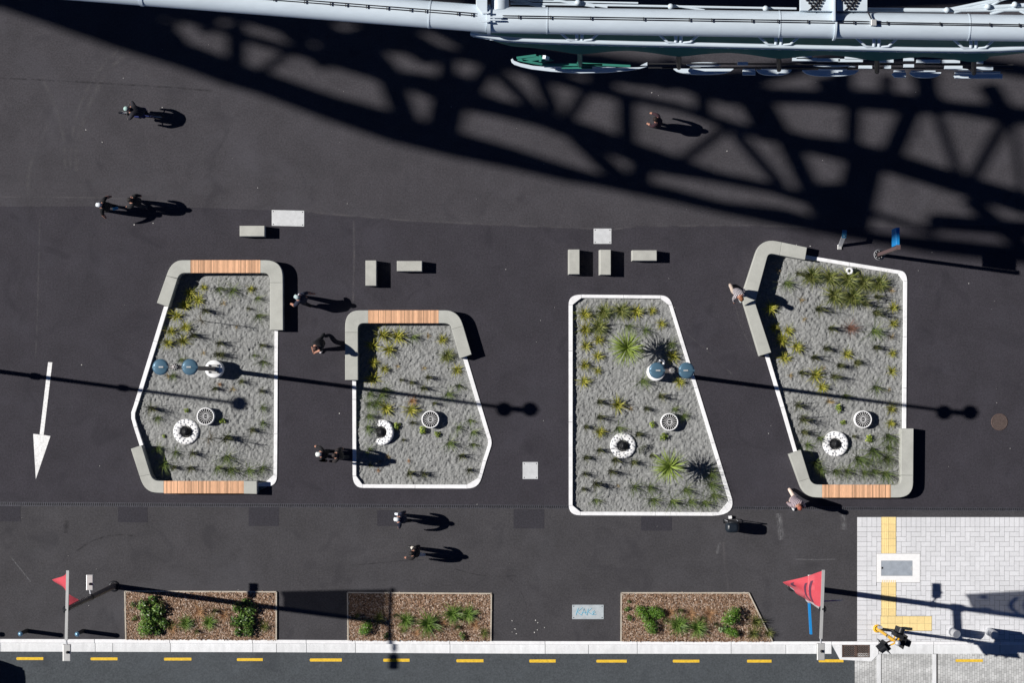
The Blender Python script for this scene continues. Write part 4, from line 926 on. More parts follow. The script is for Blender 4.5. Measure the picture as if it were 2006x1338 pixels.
# ------------------------------------------------------------------ lamp posts
def lamp_post(gx, gy, h, heads, label, clamps=(), flange_dir=1):
    base = G(gx, gy, 0); t = thing('lamp_post', base, label, 'lamp post', 'plaza lamp posts')
    b = MB(); z0 = -.3; b.lathe(base, [(.345,z0),(.345,.44),(.325,.46),(0,.46)], 36); b.build('concrete_base', M_white, t)
    b = MB(); b.box(base+Vector((0,0,.475)), (.42,.36,.03)); b.build('flange_plate', M_alu, t)
    bolt = None
    for sx in (-1, 1):
        for sy in (-1, 1):
            if bolt is None: bolt = MB().lathe((0,0,0), [(.03,0),(.03,.05),(0,.055)], 8, smooth=False).mesh('bolt', M_dark)
            o = link_mesh('bolt', bolt, t); o.location = (sx*.16, sy*.13, .49)
    b = MB(); b.tube([base+Vector((0,0,.48)), base+Vector((0,0,h*.5)), base+Vector((0,0,h))], [.092,.08,.068], 14); b.build('pole', M_pole, t)
    for ch in clamps: MB().lathe(base, [(.13,ch-.1),(.14,ch),(.13,ch+.1)], 12).build('pole_clamp', M_dark, t)
    b = MB(); b.lathe(base, [(.11,h-.15),(.12,h-.1),(.12,h+.06),(.10,h+.09),(.03,h+.10),(0,h+.10)], 16); b.build('collar', M_pole, t)
    for k in range(8):
        a = k*math.pi/4; MB().bar(base+Vector((.03*math.cos(a),.03*math.sin(a),h+.11)), base+Vector((.105*math.cos(a),.105*math.sin(a),h+.10)), .02, .02).build('collar_fin', M_alu, t)
    for hx in heads:
        s = 1 if hx > 0 else -1
        b = MB(); b.bar(base+Vector((s*.08,.035,h)), base+Vector((hx-s*.2,.035,h)), .03, .05); b.bar(base+Vector((s*.08,-.035,h)), base+Vector((hx-s*.2,-.035,h)), .03, .05); b.build('arm', M_pole, t)
        c = base+Vector((hx, 0, h-.03))
        b = MB(); b.lathe(c, [(.0,-.10),(.20,-.10),(.275,-.05),(.283,0),(.272,.035),(.20,.055),(0,.062)], 36); hd = b.build('lamp_head', M_lampblue, t)
        b = MB(); n = 8
        for i in range(n):
            x0 = -.272+.544*i/n; x1 = -.272+.544*(i+1)/n
            b.bar(c+Vector((x0,0,.045+.03*math.sin(math.pi*i/n))), c+Vector((x1,0,.045+.03*math.sin(math.pi*(i+1)/n))), .075, .05)
        b.build('head_ridge', M_lampblue, hd)
        b = MB(); b.box(c+Vector((-s*.03,0,.095)), (.16,.05,.03)); b.build('ridge_clip', M_alu, hd)
    return t
LH = 9.7
lamp_post(422, 723, LH, (-.51, .51), 'tall twin-headed blue lamp post standing in the leftmost planter')
lamp_post(1284, 729, LH, (-.51, .51), 'tall twin-headed blue lamp post standing in the third planter')
lamp_post(-120, 712, 9.55, (.0001,), 'single-headed lamp post outside the left edge whose shadow crosses the arrow', (5.9, 3.1))

# ------------------------------------------------------------------ pennant poles with street lights
PH = 8.8
def pennant_pole(bx, by, a0, a1, label, A, B, C, D, lampbox, mid, prints=False):
    base = G(bx, by); t = thing('pennant_pole', base, label, 'flag pole', 'poles with red pennants by the kerb')
    MB().tube([base+Vector((0,0,.02)), base+Vector((0,0,4.4)), base+Vector((0,0,PH))], [.115,.105,.085], 14).build('pole', M_pole if not prints else M_steel, t)
    b = MB(); b.lathe(base, [(.22,0),(.22,.02),(.15,.03)], 16); b.build('base_plate', M_dark, t)
    p0, p1 = P(*a0, PH+.06), P(*a1, PH+.06)
    MB().bar(p0, p1, .10, .10).build('cross_arm', M_alu, t)
    b = MB(); b.lathe(base, [(.12,PH-.12),(.13,PH-.05),(.13,PH+.02),(.02,PH+.13)], 12); b.build('clamp', M_black, t)
    lx, ly = lampbox; h = PH+.02
    MB().tube([p1, P(lx, ly-15, h)], .03, 8).build('lamp_stem', M_steel, t)
    b = MB(); a = P(lx-7.6, ly+16.5, h); c = P(lx+7.6, ly-16.5, h); b.prism([(a.x,a.y,0),(c.x,a.y,0),(c.x,c.y,0),(a.x,c.y,0)], h-.06, h+.05); lb = b.build('light_box', M_alu, t, bevel=.02)
    MB().lathe(P(lx+1.5, ly-1, h+.05), [(.05,0),(.05,.08),(0,.1)], 10).build('sensor', M_dark, lb)
    mh = 4.5; m0 = base+Vector((0,0,mh)); mc = G(*mid, mh)
    MB().tube([m0+Vector((0,.1,0)), mc+Vector((0,-.28,0))], .028, 8).build('lamp_stem', M_steel, t)
    MB().lathe(base, [(.12,mh-.07),(.135,mh),(.12,mh+.07)], 12).build('clamp', M_black, t)
    b = MB(); b.prism([mc+Vector((-.125,-.29,0)), mc+Vector((.125,-.29,0)), mc+Vector((.125,.29,0)), mc+Vector((-.125,.29,0))], mh-.05, mh+.06); lb = b.build('light_box', M_alu, t, bevel=.02)
    MB().lathe(mc+Vector((.03,-.05,.06)), [(.05,0),(.05,.08),(0,.1)], 10).build('sensor', M_dark, lb)
    # cloth: top edge A-B on the arm, lower edge C-D
    def F(u, v, off=0.0):
        p = (A*(1-u)+B*u)*(1-v)+(C*(1-u)+D*u)*v
        n = ((B-A).cross(C-A)).normalized()
        return p+n*(.10*math.sin(v*3.0+u*5.0)*math.sin(math.pi*v)+.05*math.sin(u*11+v*4)*v+off)
    b = MB(); nu, nv = 22, 22
    b.add([F(i/nu, j/nv) for j in range(nv+1) for i in range(nu+1)], [(j*(nu+1)+i, j*(nu+1)+i+1, (j+1)*(nu+1)+i+1, (j+1)*(nu+1)+i) for j in range(nv) for i in range(nu)], 0, True)
    fl = b.build('pennant', M_red, t)
    if prints:
        n = ((B-A).cross(C-A)); sg = .012 if n.z > 0 else -.012
        for u0, u1, v0, v1, bend in [(.20,.92,.27,.34,.06),(.24,.97,.42,.48,.08),(.12,.30,.72,.80,.05)]:
            b = MB(); k = 14; vs = []
            for i in range(k+1):
                u = u0+(u1-u0)*i/k; s = bend*math.sin(math.pi*i/k)+.03
                vs += [F(u, v0+s, sg), F(u, v1+s, sg)]
            b.add(vs, [(2*i,2*i+1,2*i+3,2*i+2) for i in range(k)]); b.build('flag_stripe', M_redprint, fl)
    return t
pl = pennant_pole(223, 1149, (133,1118), (130,1255), 'left pennant pole with a twisted dark-and-pink red flag, beside the bollards',
             P(133,1121,8.75), P(131,1190,8.75), P(104,1136,6.2), P(158,1181,5.6), (131,1279.5), (221.5,1121))
pr = pennant_pole(1552, 1148, (1613,1117), (1608,1252), 'right pennant pole with a spread striped pink-red flag beside the paved corner',
             P(1611,1119,8.75), P(1608,1190,8.75), P(1535,1141,6.45), P(1579,1177,6.0), (1608,1277.5), (1560,1121), True)
c = G(1552, 1148, 5.3)
MB().bar(P(1585,1182,5.3), P(1588.5,1243,5.3), .075, .24).build('finger_sign', M_blue, pr)
MB().bar(P(1612,1178,5.3), P(1650,1175.8,5.3), .05, .22).build('finger_sign', M_alu, pr)
b = MB(); b.lathe(G(1552,1148), [(.12,5.1),(.15,5.15),(.15,5.45),(.1,5.5)], 12); b.build('sign_bracket', M_steel, pr)

# ------------------------------------------------------------------ bollards
def bollard(gx, gy, label, first=[None]):
    c = G(gx, gy); t = thing('bollard', c, label, 'bollard', 'dark bollards by the kerb')
    MB().lathe(c, [(.085,0),(.085,1.05)], 16).build('post', M_dark, t)
    MB().lathe(c, [(.092,1.05),(.098,1.07),(.085,1.11),(0,1.125)], 16).build('cap', M_bollblue, t)
bollard(52.5, 1236.5, 'blue-capped dark bollard left of the left pennant pole')
bollard(162.5, 1237, 'blue-capped dark bollard between the left pennant pole and the garden bed')
bollard(-62, 1235, 'blue-capped dark bollard just outside the left edge, only its shadow showing')
for gx, gy, lab in [(1865,1238,'squat silver bollard with slanted top nearer the yellow tactile tiles'),(1938,1238.5,'squat silver bollard with slanted top at the far right of the paving')]:
    c = G(gx, gy); n = 20; b = MB(); r = .16; vs = []
    for z in (0, 1):
        for k in range(n):
            a = 2*math.pi*k/n; x, y = r*math.cos(a), r*math.sin(a); vs.append(c+Vector((x, y, 0 if z == 0 else .98-.55*(x*.75-y*.65))))
    b.add(vs, [(k, (k+1) % n, n+(k+1) % n, n+k) for k in range(n)], 0, True); b.add(vs[n:], [tuple(range(n))])
    tag(b.build('bollard', M_steel, None, c), lab, 'bollard', 'silver slant-topped bollards on the paving')

# ------------------------------------------------------------------ wayfinding post, drinking fountain, traffic signal
c = G(1722, 499); t = thing('sign_post', c, 'brown wayfinding post with blue sign blade on round base above the rightmost planter', 'sign post')
b = MB(); b.lathe(c, [(.20,0),(.20,.03),(.17,.035),(0,.036)], 24); b.build('base_plate', M_dark, t)
b = MB(); b.lathe(c, [(.205,0),(.21,.02),(.195,.036)], 24); b.build('base_ring', M_steel, t)
for k in range(8):
    a = k*math.pi/4; MB().lathe(c+Vector((.14*math.cos(a), .14*math.sin(a), .035)), [(.018,0),(.018,.03),(0,.035)], 6).build('bolt', M_steel, t)
MB().box(c+Vector((0,0,2.2)), (.13,.13,4.4)).build('post', mat('post_brown', (.13,.085,.085), .5, .2), t)
MB().box(c+Vector((.0,.42,3.85)), (.13,.66,1.0)).build('sign_blade', M_blue, t, bevel=.01)
MB().box(c+Vector((.0,.02,4.42)), (.16,.17,.05)).build('post_cap', mat('post_brown', (.13,.085,.085)), t)
c = G(1645, 484); t = thing('drinking_fountain', c, 'slim grey drinking fountain with blue bowl beside the top right bench corner', 'drinking fountain')
MB().box(c+Vector((-.01,0,.03)), (.16,.19,.06)).build('foot', M_alu, t, bevel=.01)
b = MB()
for i in range(5):
    z0, z1 = .06+.17*i, .06+.17*(i+1); b.bar(c+Vector((.01,.06+.055*i,z0)), c+Vector((.02,.06+.055*(i+1),z1)), .15, .08)
b.build('stem', M_steel, t)
MB().bar(c+Vector((.03,.30,.90)), c+Vector((.055,.60,.96)), .17, .07).build('bowl', mat('bowl_blue', (.05,.22,.38), .3, .3), t)
MB().lathe(c+Vector((.035,.36,.95)), [(.02,0),(.02,.05),(0,.055)], 8).build('spout', M_steel, t)
# traffic signal
c = G(1718, 1232); t = thing('traffic_signal', c, 'yellow traffic signal pole with black signal heads at the paved corner', 'traffic signal')
MB().tube([c, c+Vector((0,0,4.8))], .062, 14).build('pole', M_yelpole, t)
MB().lathe(c, [(.16,0),(.16,.05),(.1,.07)], 14).build('base', M_yelpole, t)
MB().box(c+Vector((-.04,.16,1.0)), (.15,.10,.24)).build('push_button', M_steel, t)
def sig_head(px, py, z, ang, label=None):
    o = G(px, py, z); Q = Matrix.Rotation(R(ang), 3, 'Z')   # faces +x before turning
    h = MB(); h.box(o, (.16,.30,.98), 0, 0, Q); hd = h.build('signal_head', M_black, t)
    bp = MB(); bp.box(o+Q @ Vector((.06,0,0)), (.02,.52,1.2), 0, 0, Q); bp.build('backboard', M_black, hd)
    for dz in (-.32, 0, .32):
        v = MB(); vs = []; n = 12
        for k in range(n+1):
            a = math.pi*(-.15+1.3*k/n)
            for x in (.08, .30): vs.append(o+Q @ Vector((x, .125*math.cos(a), dz+.125*math.sin(a))))
        v.add(vs, [(2*k, 2*k+1, 2*k+3, 2*k+2) for k in range(n)], 0, True); v.build('visor', M_black, hd)
        v = MB(); v.box(o+Q @ Vector((.085,0,dz)), (.02,.2,.2), 0, 0, Q); v.build('lens', M_dark, hd)
    br = MB(); br.bar(G(1718,1232,z+.4), o+Vector((0,0,.4)), .05, .05); br.bar(G(1718,1232,z-.4), o+Vector((0,0,-.4)), .05, .05); br.build('bracket', M_yelpole, t)
sig_head(1700, 1240, 4.15, 215); sig_head(1723, 1220, 4.2, 70); sig_head(1730, 1231, 4.1, -20)
b = MB(); b.lathe(c, [(.1,4.75),(.11,4.8),(.09,4.87),(0,4.88)], 12); b.build('pole_cap', M_steel, t)
for z in (3.0, 4.5): MB().lathe(c, [(.1,z-.03),(.105,z),(.1,z+.03)], 12).build('band', M_steel, t)

# black trolley bin with a pale box beside it
c = G(1431, 1031); t = thing('trolley_bin', c, 'black wheeled bin standing below the corner of the third planter', 'bin')
b = MB(); w, d = .30, .23
prof = [(.78,.0),(.86,.1),(1,.55),(1,.86),(.93,.95),(.55,1.0)]; n = 24; vs = []
for s, z in prof:
    for k in range(n):
        a = 2*math.pi*k/n; q = (abs(math.cos(a))**4+abs(math.sin(a))**4)**-.25
        vs.append(c+Vector((w*s*q*math.cos(a)*.88, d*s*q*math.sin(a)*.88, z+.02)))
b.add(vs, [(i*n+k, i*n+(k+1) % n, (i+1)*n+(k+1) % n, (i+1)*n+k) for i in range(len(prof)-1) for k in range(n)], 0, True); b.add(vs[-n:], [tuple(range(n))]); b.build('body', mat('bin_black', (.012,.017,.024), .35), t)
MB().bar(c+Vector((-.2,.24,1.0)), c+Vector((.2,.24,1.0)), .04, .04).build('handle', M_black, t)
for s in (-1, 1):
    MB().lathe(c+Vector((s*.26,.2,.09)), [(.09,-.025),(.09,.025)], 14, M=Matrix.Rotation(math.pi/2, 3, 'Y')).build('wheel', M_black, t)
    MB().tube([c+Vector((s*.24,.25,.1)), c+Vector((s*.2,.25,1.0))], .014, 6).build('frame_rail', M_steel, t)
b = MB(); b.box(G(1430,1013.5,.07), (.12,.11,.14), .1); tag(b.build('small_box', M_white, None, G(1430,1013.5)), 'small white box on the asphalt just behind the black wheeled bin', 'box')

# a van outside the left edge: only its shadow reaches the road in view
vx0, vx1, vy0, vy1 = -290, -44, 1284, 1380
c = G((vx0+vx1)/2, (vy0+vy1)/2, ROADZ); t = thing('parked_van', c, 'white van on the road outside the left edge, only its rounded shadow showing', 'van')
b = MB(); prof = [(.94,.30),(1,.36),(1,1.0),(.985,1.25),(.95,1.9),(.90,2.05),(.78,2.13)]; n = 28; vs = []; hl, hw = (vx1-vx0)*PX/2, (vy1-vy0)*PX/2
for s, z in prof:
    for k in range(n):
        a = 2*math.pi*k/n; q = (abs(math.cos(a))**7+abs(math.sin(a))**7)**(-1/7); cut = 1-(.18 if (z > 1.3 and math.cos(a) > 0) else 0)*min(1, (z-1.2)/.6)
        vs.append(c+Vector((hl*s*q*math.cos(a)*cut, hw*s*q*math.sin(a), z)))
b.add(vs, [(i*n+k, i*n+(k+1) % n, (i+1)*n+(k+1) % n, (i+1)*n+k) for i in range(len(prof)-1) for k in range(n)], 0, True); b.add(vs[-n:], [tuple(range(n))]); b.add(vs[:n], [tuple(reversed(range(n)))]); b.build('body', M_white, t)
for sx in (-.62, .62):
    for sy in (-1, 1): MB().lathe(c+Vector((hl*sx, sy*hw*.9, .34)), [(.0,-.11),(.34,-.11),(.34,.11),(0,.11)], 20, M=Matrix.Rotation(math.pi/2, 3, 'X')).build('wheel', M_black, t)
MB().box(c+Vector((hl*.86,0,1.55)), (.04,1.5,.55), 0, 0, Matrix.Rotation(-.5, 3, 'Y')).build('windscreen', M_dark, t)

# ------------------------------------------------------------------ people
def seg_d(p, a, b_):
    ab = b_-a; t = max(0, min(1, (p-a).dot(ab)/max(1e-9, ab.length_squared))); return (p-(a+ab*t)).length
M_eye = mat('eye_dark', (.02,.015,.015), .3)
def skeleton(stride=.32, lean=.06, sw=1, armL=None, armR=None, crouch=0.0, headf=0.0, spread=.1):
    J = {}; hz = .93-crouch
    J['pel'] = Vector((0,0,hz+.02)); J['sp'] = Vector((lean*.8,0,hz+.22)); J['ch'] = Vector((lean*2.2,0,hz+.45)); J['nk'] = Vector((lean*3.0,0,hz+.58))
    J['h1'] = Vector((lean*3.3+.02+headf,0,hz+.68)); J['h2'] = Vector((lean*3.4+.035+headf*1.6,0,hz+.79))
    for s, n in ((1, 'L'), (-1, 'R')):
        f = sw*s
        J['hip'+n] = Vector((0,s*.09,hz-.02))
        if f > 0: kn, an, to = Vector((stride*.62,s*spread,hz*.53)), Vector((stride*.95,s*spread,.09)), Vector((stride*.95+.19,s*(spread+.02),.045))
        else: kn, an, to = Vector((-stride*.05,s*spread,hz*.52)), Vector((-stride*1.05,s*spread,.17)), Vector((-stride*1.05+.15,s*(spread+.01),.04))
        if stride < .05: kn, an, to = Vector((.03,s*spread,hz*.53)), Vector((0,s*spread,.08)), Vector((.19,s*(spread+.03),.04))
        J['kn'+n], J['an'+n], J['to'+n] = kn, an, to
        J['sh'+n] = J['ch']+Vector((0,s*.17,.04)); arm = armL if s > 0 else armR
        if arm is None: el, wr = Vector((-f*.10+.0,s*.09,-.27)), Vector((-f*.22+.06,s*.10,-.50))
        else: el, wr = Vector(arm[0]), Vector(arm[1])
        J['el'+n] = J['sh'+n]+el; J['wr'+n] = J['sh'+n]+wr
    return J
RAD = {'pel':.195,'sp':.175,'ch':.20,'nk':.075,'h1':.11,'h2':.10,'hip':.135,'kn':.095,'an':.068,'to':.058,'sh':.115,'el':.072,'wr':.05}
def person(gx, gy, heading, label, J, top, legs, hair, shoe=(.02,.02,.022), cap=None, sleeves=True, stripes=None, shorts=False, z=0.0, stuff=None, longhair=False, dims=.97):
    """heading: photo direction in degrees, 0 = right, 90 = down"""
    base = G(gx, gy, z); t = thing('person', base, label, 'person', 'people crossing the plaza')
    names = list(J); vs = [J[n] for n in names]; ed = []
    I = {n: i for i, n in enumerate(names)}
    def E(a, b_): ed.append((I[a], I[b_]))
    E('pel','sp'); E('sp','ch'); E('ch','nk'); E('nk','h1'); E('h1','h2'); rad = [RAD.get(n, RAD.get(n[:-1], .05)) for n in names]
    for s in 'LR':
        E('pel','hip'+s); E('hip'+s,'kn'+s); E('kn'+s,'an'+s); E('an'+s,'to'+s); E('ch','sh'+s); E('sh'+s,'el'+s); E('el'+s,'wr'+s)
        d = (J['wr'+s]-J['el'+s]).normalized(); side = d.cross(Vector((0,0,1))); side = side.normalized() if side.length > .1 else Vector((1,0,0)); up = side.cross(d)
        pm_ = J['wr'+s]+d*.07; vs.append(pm_); rad.append(.034); ip = len(vs)-1; ed.append((I['wr'+s], ip))
        for k, L in ((-1.5,.065),(-.5,.082),(.5,.078),(1.5,.060)):
            a = pm_+side*.019*k+d*.03; b_ = a+d*L*.55-up*.006; c_ = b_+d*L*.45-up*.02
            for q, rr in ((a,.012),(b_,.009),(c_,.008)): vs.append(q); rad.append(rr)
            n_ = len(vs); ed += [(ip, n_-3), (n_-3, n_-2), (n_-2, n_-1)]
        a = J['wr'+s]+d*.03+side*.035; b_ = a+side*.025+d*.03
        vs += [a, b_]; rad += [.012, .009]; n_ = len(vs); ed += [(I['wr'+s], n_-2), (n_-2, n_-1)]
    me = bpy.data.meshes.new('body_skin'); me.from_pydata(vs, ed, [])
    o = bpy.data.objects.new('body_tmp', me); col.objects.link(o)
    sk = o.modifiers.new('s', 'SKIN'); sk.use_smooth_shade = True
    if not me.skin_vertices: pass
    sv = me.skin_vertices[0].data
    for i, r in enumerate(rad): sv[i].radius = (r, r); sv[i].use_root = (i == 0)
    ss = o.modifiers.new('u', 'SUBSURF'); ss.levels = 1; ss.render_levels = 1
    dg = bpy.context.evaluated_depsgraph_get(); ev = o.evaluated_get(dg); nm = bpy.data.meshes.new_from_object(ev)
    bpy.data.objects.remove(o)
    nm.name = 'body'
    mt = mat('cloth_%s' % label[:40], top, .85, var=.25, scale=10) if not stripes else None
    if stripes:
        mt = mat('stripe_%s' % label[:40], top, .85); N = mt.node_tree.nodes; L_ = mt.node_tree.links
        tc = N.new('ShaderNodeTexCoord'); wv = N.new('ShaderNodeTexWave'); wv.inputs['Scale'].default_value = 5.5; wv.bands_direction = 'DIAGONAL'; wv.inputs['Distortion'].default_value = 1.5
        L_.new(tc.outputs['Object'], wv.inputs['Vector']); cr = N.new('ShaderNodeValToRGB'); cr.color_ramp.interpolation = 'CONSTANT'; cr.color_ramp.elements[0].color = (*top, 1); cr.color_ramp.elements[1].color = (*stripes, 1); cr.color_ramp.elements[1].position = .55
        L_.new(wv.outputs['Fac'], cr.inputs[0]); L_.new(cr.outputs[0], N['Principled BSDF'].inputs['Base Color'])
    ml = mat('legs_%s' % label[:40], legs, .85, var=.2, scale=12); ms = mat('shoe_%s' % label[:40], shoe, .6)
    for m in (M_skin, mt, ml, ms, M_eye): nm.materials.append(m)
    bones = [(1,'pel','sp'),(1,'sp','ch'),(0,'nk','h1'),(0,'h1','h2'),(1,'ch','nk')]
    for s in 'LR': bones += [(2,'hip'+s,'kn'+s),(0 if shorts else 2,'kn'+s,'an'+s),(3,'an'+s,'to'+s),(1,'ch','sh'+s),(1,'sh'+s,'el'+s),(1 if sleeves else 0,'el'+s,'wr'+s)]
    tips = [(0, J['wr'+s], J['wr'+s]+(J['wr'+s]-J['el'+s]).normalized()*.2) for s in 'LR']
    for p in nm.polygons:
        c = p.center; best = min([(seg_d(c, J[a], J[b_]), m) for m, a, b_ in bones]+[(seg_d(c, a, b_)-.004, m) for m, a, b_ in tips])
        p.material_index = best[1]; p.use_smooth = True
    # nose, ears and eyes joined into the same figure
    bm = bmesh.new(); bm.from_mesh(nm)
    hd = (J['h1']+J['h2'])/2; hv = (J['h2']-J['h1']).normalized(); fw = (Vector((1,0,0))-hv*hv.x).normalized()
    if fw.length < .1: fw = Vector((0,0,-1))
    for off, r, mi in [(fw*.088-hv*.012, .017, 0), (Vector((0,.08,0)), .02, 0), (Vector((0,-.08,0)), .02, 0), (fw*.078+Vector((0,.03,0))+hv*.012, .009, 4), (fw*.078-Vector((0,.03,0))+hv*.012, .009, 4), (fw*.08-hv*.05, .012, 0)]:
        r_ = bmesh.ops.create_icosphere(bm, subdivisions=1, radius=r, matrix=Matrix.Translation(hd+off))
        for v in r_['verts']:
            for f in v.link_faces: f.material_index = mi
    bm.to_mesh(nm); bm.free()
    body = link_mesh('body', nm, t)
    b = MB(); Mh = hv.to_track_quat('Z', 'X').to_matrix()
    zq = Mh @ Vector((0,0,1))
    hc = hd+hv*.012-fw*.012
    hm = mat('hair_%s' % label[:40], hair, .7, var=.4, scale=60)
    if cap:
        b.ellipsoid(hc+hv*.005, (.104,.098,.108), 16, 6, 0, Mh, .05); cm = mat('cap_%s' % label[:40], cap, .8, var=.1, scale=40); b2 = b.build_local('cap', cm, body)
        q = MB(); pts = []
        n = 8
        for k in range(n+1):
            a = -.9+1.8*k/n; pts += [hc+fw*.085*math.cos(a)+Vector((0,.085*math.sin(a),0))+hv*.02, hc+fw*.155*math.cos(a*.8)+Vector((0,.10*math.sin(a),0))+hv*.0]
        q.add(pts, [(2*k,2*k+1,2*k+3,2*k+2) for k in range(n)], 0, True); q.build_local('cap_brim', cm, b2)
    else:
        b.ellipsoid(hc, (.106,.10,.112), 14, 7, 0, Mh, -.15, .06)
        if longhair: b.ellipsoid(hc-fw*.05-hv*.06, (.075,.095,.15), 12, 7, 0, Mh, -1, .08)
        b.build_local('hair', hm, body)
    t.rotation_euler = (0, 0, -R(heading)); t.scale = (dims, dims, dims)
    return t
def build_local(s, name, mats, parent):
    return link_mesh(name, s.mesh(name, mats), parent)
MB.build_local = build_local
def feet_of(hx, hy, h=1.66):
    k = h/(HC-h); return (hx+k*NX)/(1+k), (hy+k*NY)/(1+k)
BLK, CHAR, NAVY, JEAN, BEIGE, WHT = (.010,.010,.012), (.03,.03,.033), (.012,.016,.035), (.03,.04,.075), (.50,.40,.33), (.75,.75,.75)
f = feet_of(203, 402); person(*f, 186, 'person in black with a pale grey cap, arms swinging wide, left of the curly-haired walker', skeleton(.26, .05, 1, ((.0,.16,-.22),(-.06,.24,-.44)), ((-.06,-.18,-.22),(-.16,-.24,-.42))), BLK, BLK, (.03,.02,.02), (.10,.25,.45), cap=(.60,.63,.66), sleeves=False)
b = MB(); b.box(Vector(G(*f, 0))+Vector((.22,-.02,.45)), (.20,.10,.14), .2); tag(b.build('shoulder_bag', M_bag, None, Vector(G(*f, 0))+Vector((.22,-.02,.38))), 'bright blue bag trailing at the side of the pale-capped walker', 'bag')
f = feet_of(264, 393); person(*f, 190, 'person with dark curly hair in black clothes, upper left of the plaza', skeleton(.22, .06, -1), BLK, CHAR, (.012,.010,.010), longhair=True, shoe=(.25,.27,.32))
f = feet_of(1293, 236); person(*f, 200, 'person with dark hair and bare arms walking amid the lattice shadow', skeleton(.16, .05, 1, ((.08,.08,-.25),(.22,.04,-.34)), None), (.03,.012,.018), BLK, (.02,.012,.010), longhair=True)
f = feet_of(592, 587); person(*f, 205, 'person in dark top with a grey cap between the two left planters', skeleton(.26, .06, -1, ((.10,.18,-.22),(.24,.18,-.40)), ((-.14,-.16,-.24),(-.32,-.22,-.42))), NAVY, BLK, (.03,.02,.02), (.55,.60,.70), cap=(.36,.44,.45), sleeves=False)
f = feet_of(625, 668); person(*f, 118, 'person in black T-shirt striding down beside the second planter, looking at hands', skeleton(.30, .09, 1, ((.10,.02,-.25),(.26,-.12,-.36)), ((.10,-.03,-.25),(.26,.08,-.36)), 0.02, .02), BLK, BLK, (.05,.025,.02), (.72,.66,.66), sleeves=False)
f = feet_of(634, 891); person(*f, 184, 'person with pale cap and white-edged dark jacket, left of the second planter', skeleton(.30, .05, 1), BLK, BLK, (.03,.02,.02), WHT, cap=(.62,.65,.62))
f = feet_of(664, 893); person(*f, 182, 'person in dark clothes close behind the pale-capped walker at the second planter', skeleton(.26, .05, -1), (.022,.018,.018), CHAR, (.025,.016,.014), (.3,.36,.42))
f = feet_of(1447, 568); person(*f, 72, 'brown-haired person in striped shirt and pale trousers at the far right planter bench', skeleton(.34, .09, 1, None, ((.08,-.08,-.24),(.20,-.06,-.44)), .02, .04), (.055,.05,.075), BEIGE, (.20,.075,.03), (.45,.5,.5), stripes=(.55,.50,.50))
f = feet_of(789, 1019); person(*f, 184, 'person with white cap in navy jacket just below the trench drain', skeleton(.27, .06, -1, ((.0,.15,-.22),(.04,.2,-.44)), None), NAVY, BLK, (.03,.02,.02), (.72,.76,.82), cap=(.58,.60,.62))
f = feet_of(815, 1086); person(*f, 188, 'dark-haired person in black jacket with one pale trouser leg showing, near the kerb beds', skeleton(.28, .05, -1), (.014,.011,.012), (.70,.64,.56), (.012,.010,.010))
f = feet_of(1559, 980); person(*f, 62, 'red-haired person in pale striped top below the bottom right bench', skeleton(.36, .09, -1, None, None, .03, .03), (.42,.34,.36), (.70,.55,.47), (.30,.085,.05), (.75,.75,.75), stripes=(.10,.08,.10))

# bicycle and rider
bx, by = 281, 225; hd_ang = 188.0
c = G(bx, by); t = thing('bicycle', c, 'black mountain bike being ridden across the upper left plaza', 'bicycle')
def bk(name, m): 
    return lambda b, par=t: link_mesh(name, b.mesh(name, m), par)
wr = .345
for wx, st in ((.56, .22), (-.50, 0)):
    Mw = Matrix.Rotation(st, 3, 'Z')
    b = MB(); n = 28; ring = [Vector((wx,0,wr))+Mw @ Vector((wr*math.cos(2*math.pi*k/n), 0, wr*math.sin(2*math.pi*k/n))) for k in range(n+1)]
    b.tube(ring, .028, 8, cap=False); w_ = bk('wheel', M_black)(b)
    b = MB(); b.tube([Vector((wx,0,wr))+(v-Vector((wx,0,wr)))*.9 for v in ring], .012, 6, cap=False); link_mesh('rim', b.mesh('rim', M_steel), w_)
    b = MB()
    for k in range(16): b.tube([Vector((wx,0,wr)), ring[int(k*n/16)]*.92+Vector((wx,0,wr))*.08], .003, 3)
    link_mesh('spokes', b.mesh('spokes', M_steel), w_)['kind'] = 'stuff'
M_bf = mat('bike_frame', (.02,.03,.12), .35)
for a, b_ in [((-.05,0,.30),(.40,0,.66)),((-.20,0,.80),(.42,0,.74)),((-.05,0,.30),(-.22,0,.86)),((-.05,.04,.30),(-.50,.05,wr)),((-.05,-.04,.30),(-.50,-.05,wr)),((-.19,.02,.78),(-.50,.05,wr)),((-.19,-.02,.78),(-.50,-.05,wr)),((.40,0,.62),(.44,0,.92))]:
    bk('frame_tube', M_bf)(MB().tube([a, b_], .02, 8))
bk('fork', M_black)(MB().tube([(.44,.05,.66),(.56,.06,wr)], .018, 6).tube([(.44,-.05,.66),(.56,-.06,wr)], .018, 6))
bk('handlebar', M_black)(MB().tube([(.38,.37,.98),(.45,.15,.97),(.46,0,.95),(.45,-.15,.97),(.38,-.37,.98)], .017, 8))
bk('saddle', M_black)(MB().ellipsoid((-.24,0,.90), (.14,.07,.035), 12, 6))
bk('crank', M_steel)(MB().tube([(-.05,.07,.30),(.02,.09,.45)], .012, 6).tube([(-.05,-.07,.30),(-.12,-.09,.15)], .012, 6))
for s, p in ((1,(.02,.15,.45)),(-1,(-.12,-.15,.15))): bk('pedal', M_black)(MB().box(p, (.09,.1,.02)))
t.rotation_euler = (0, 0, -R(hd_ang))
J = skeleton(.3, .1, 1)
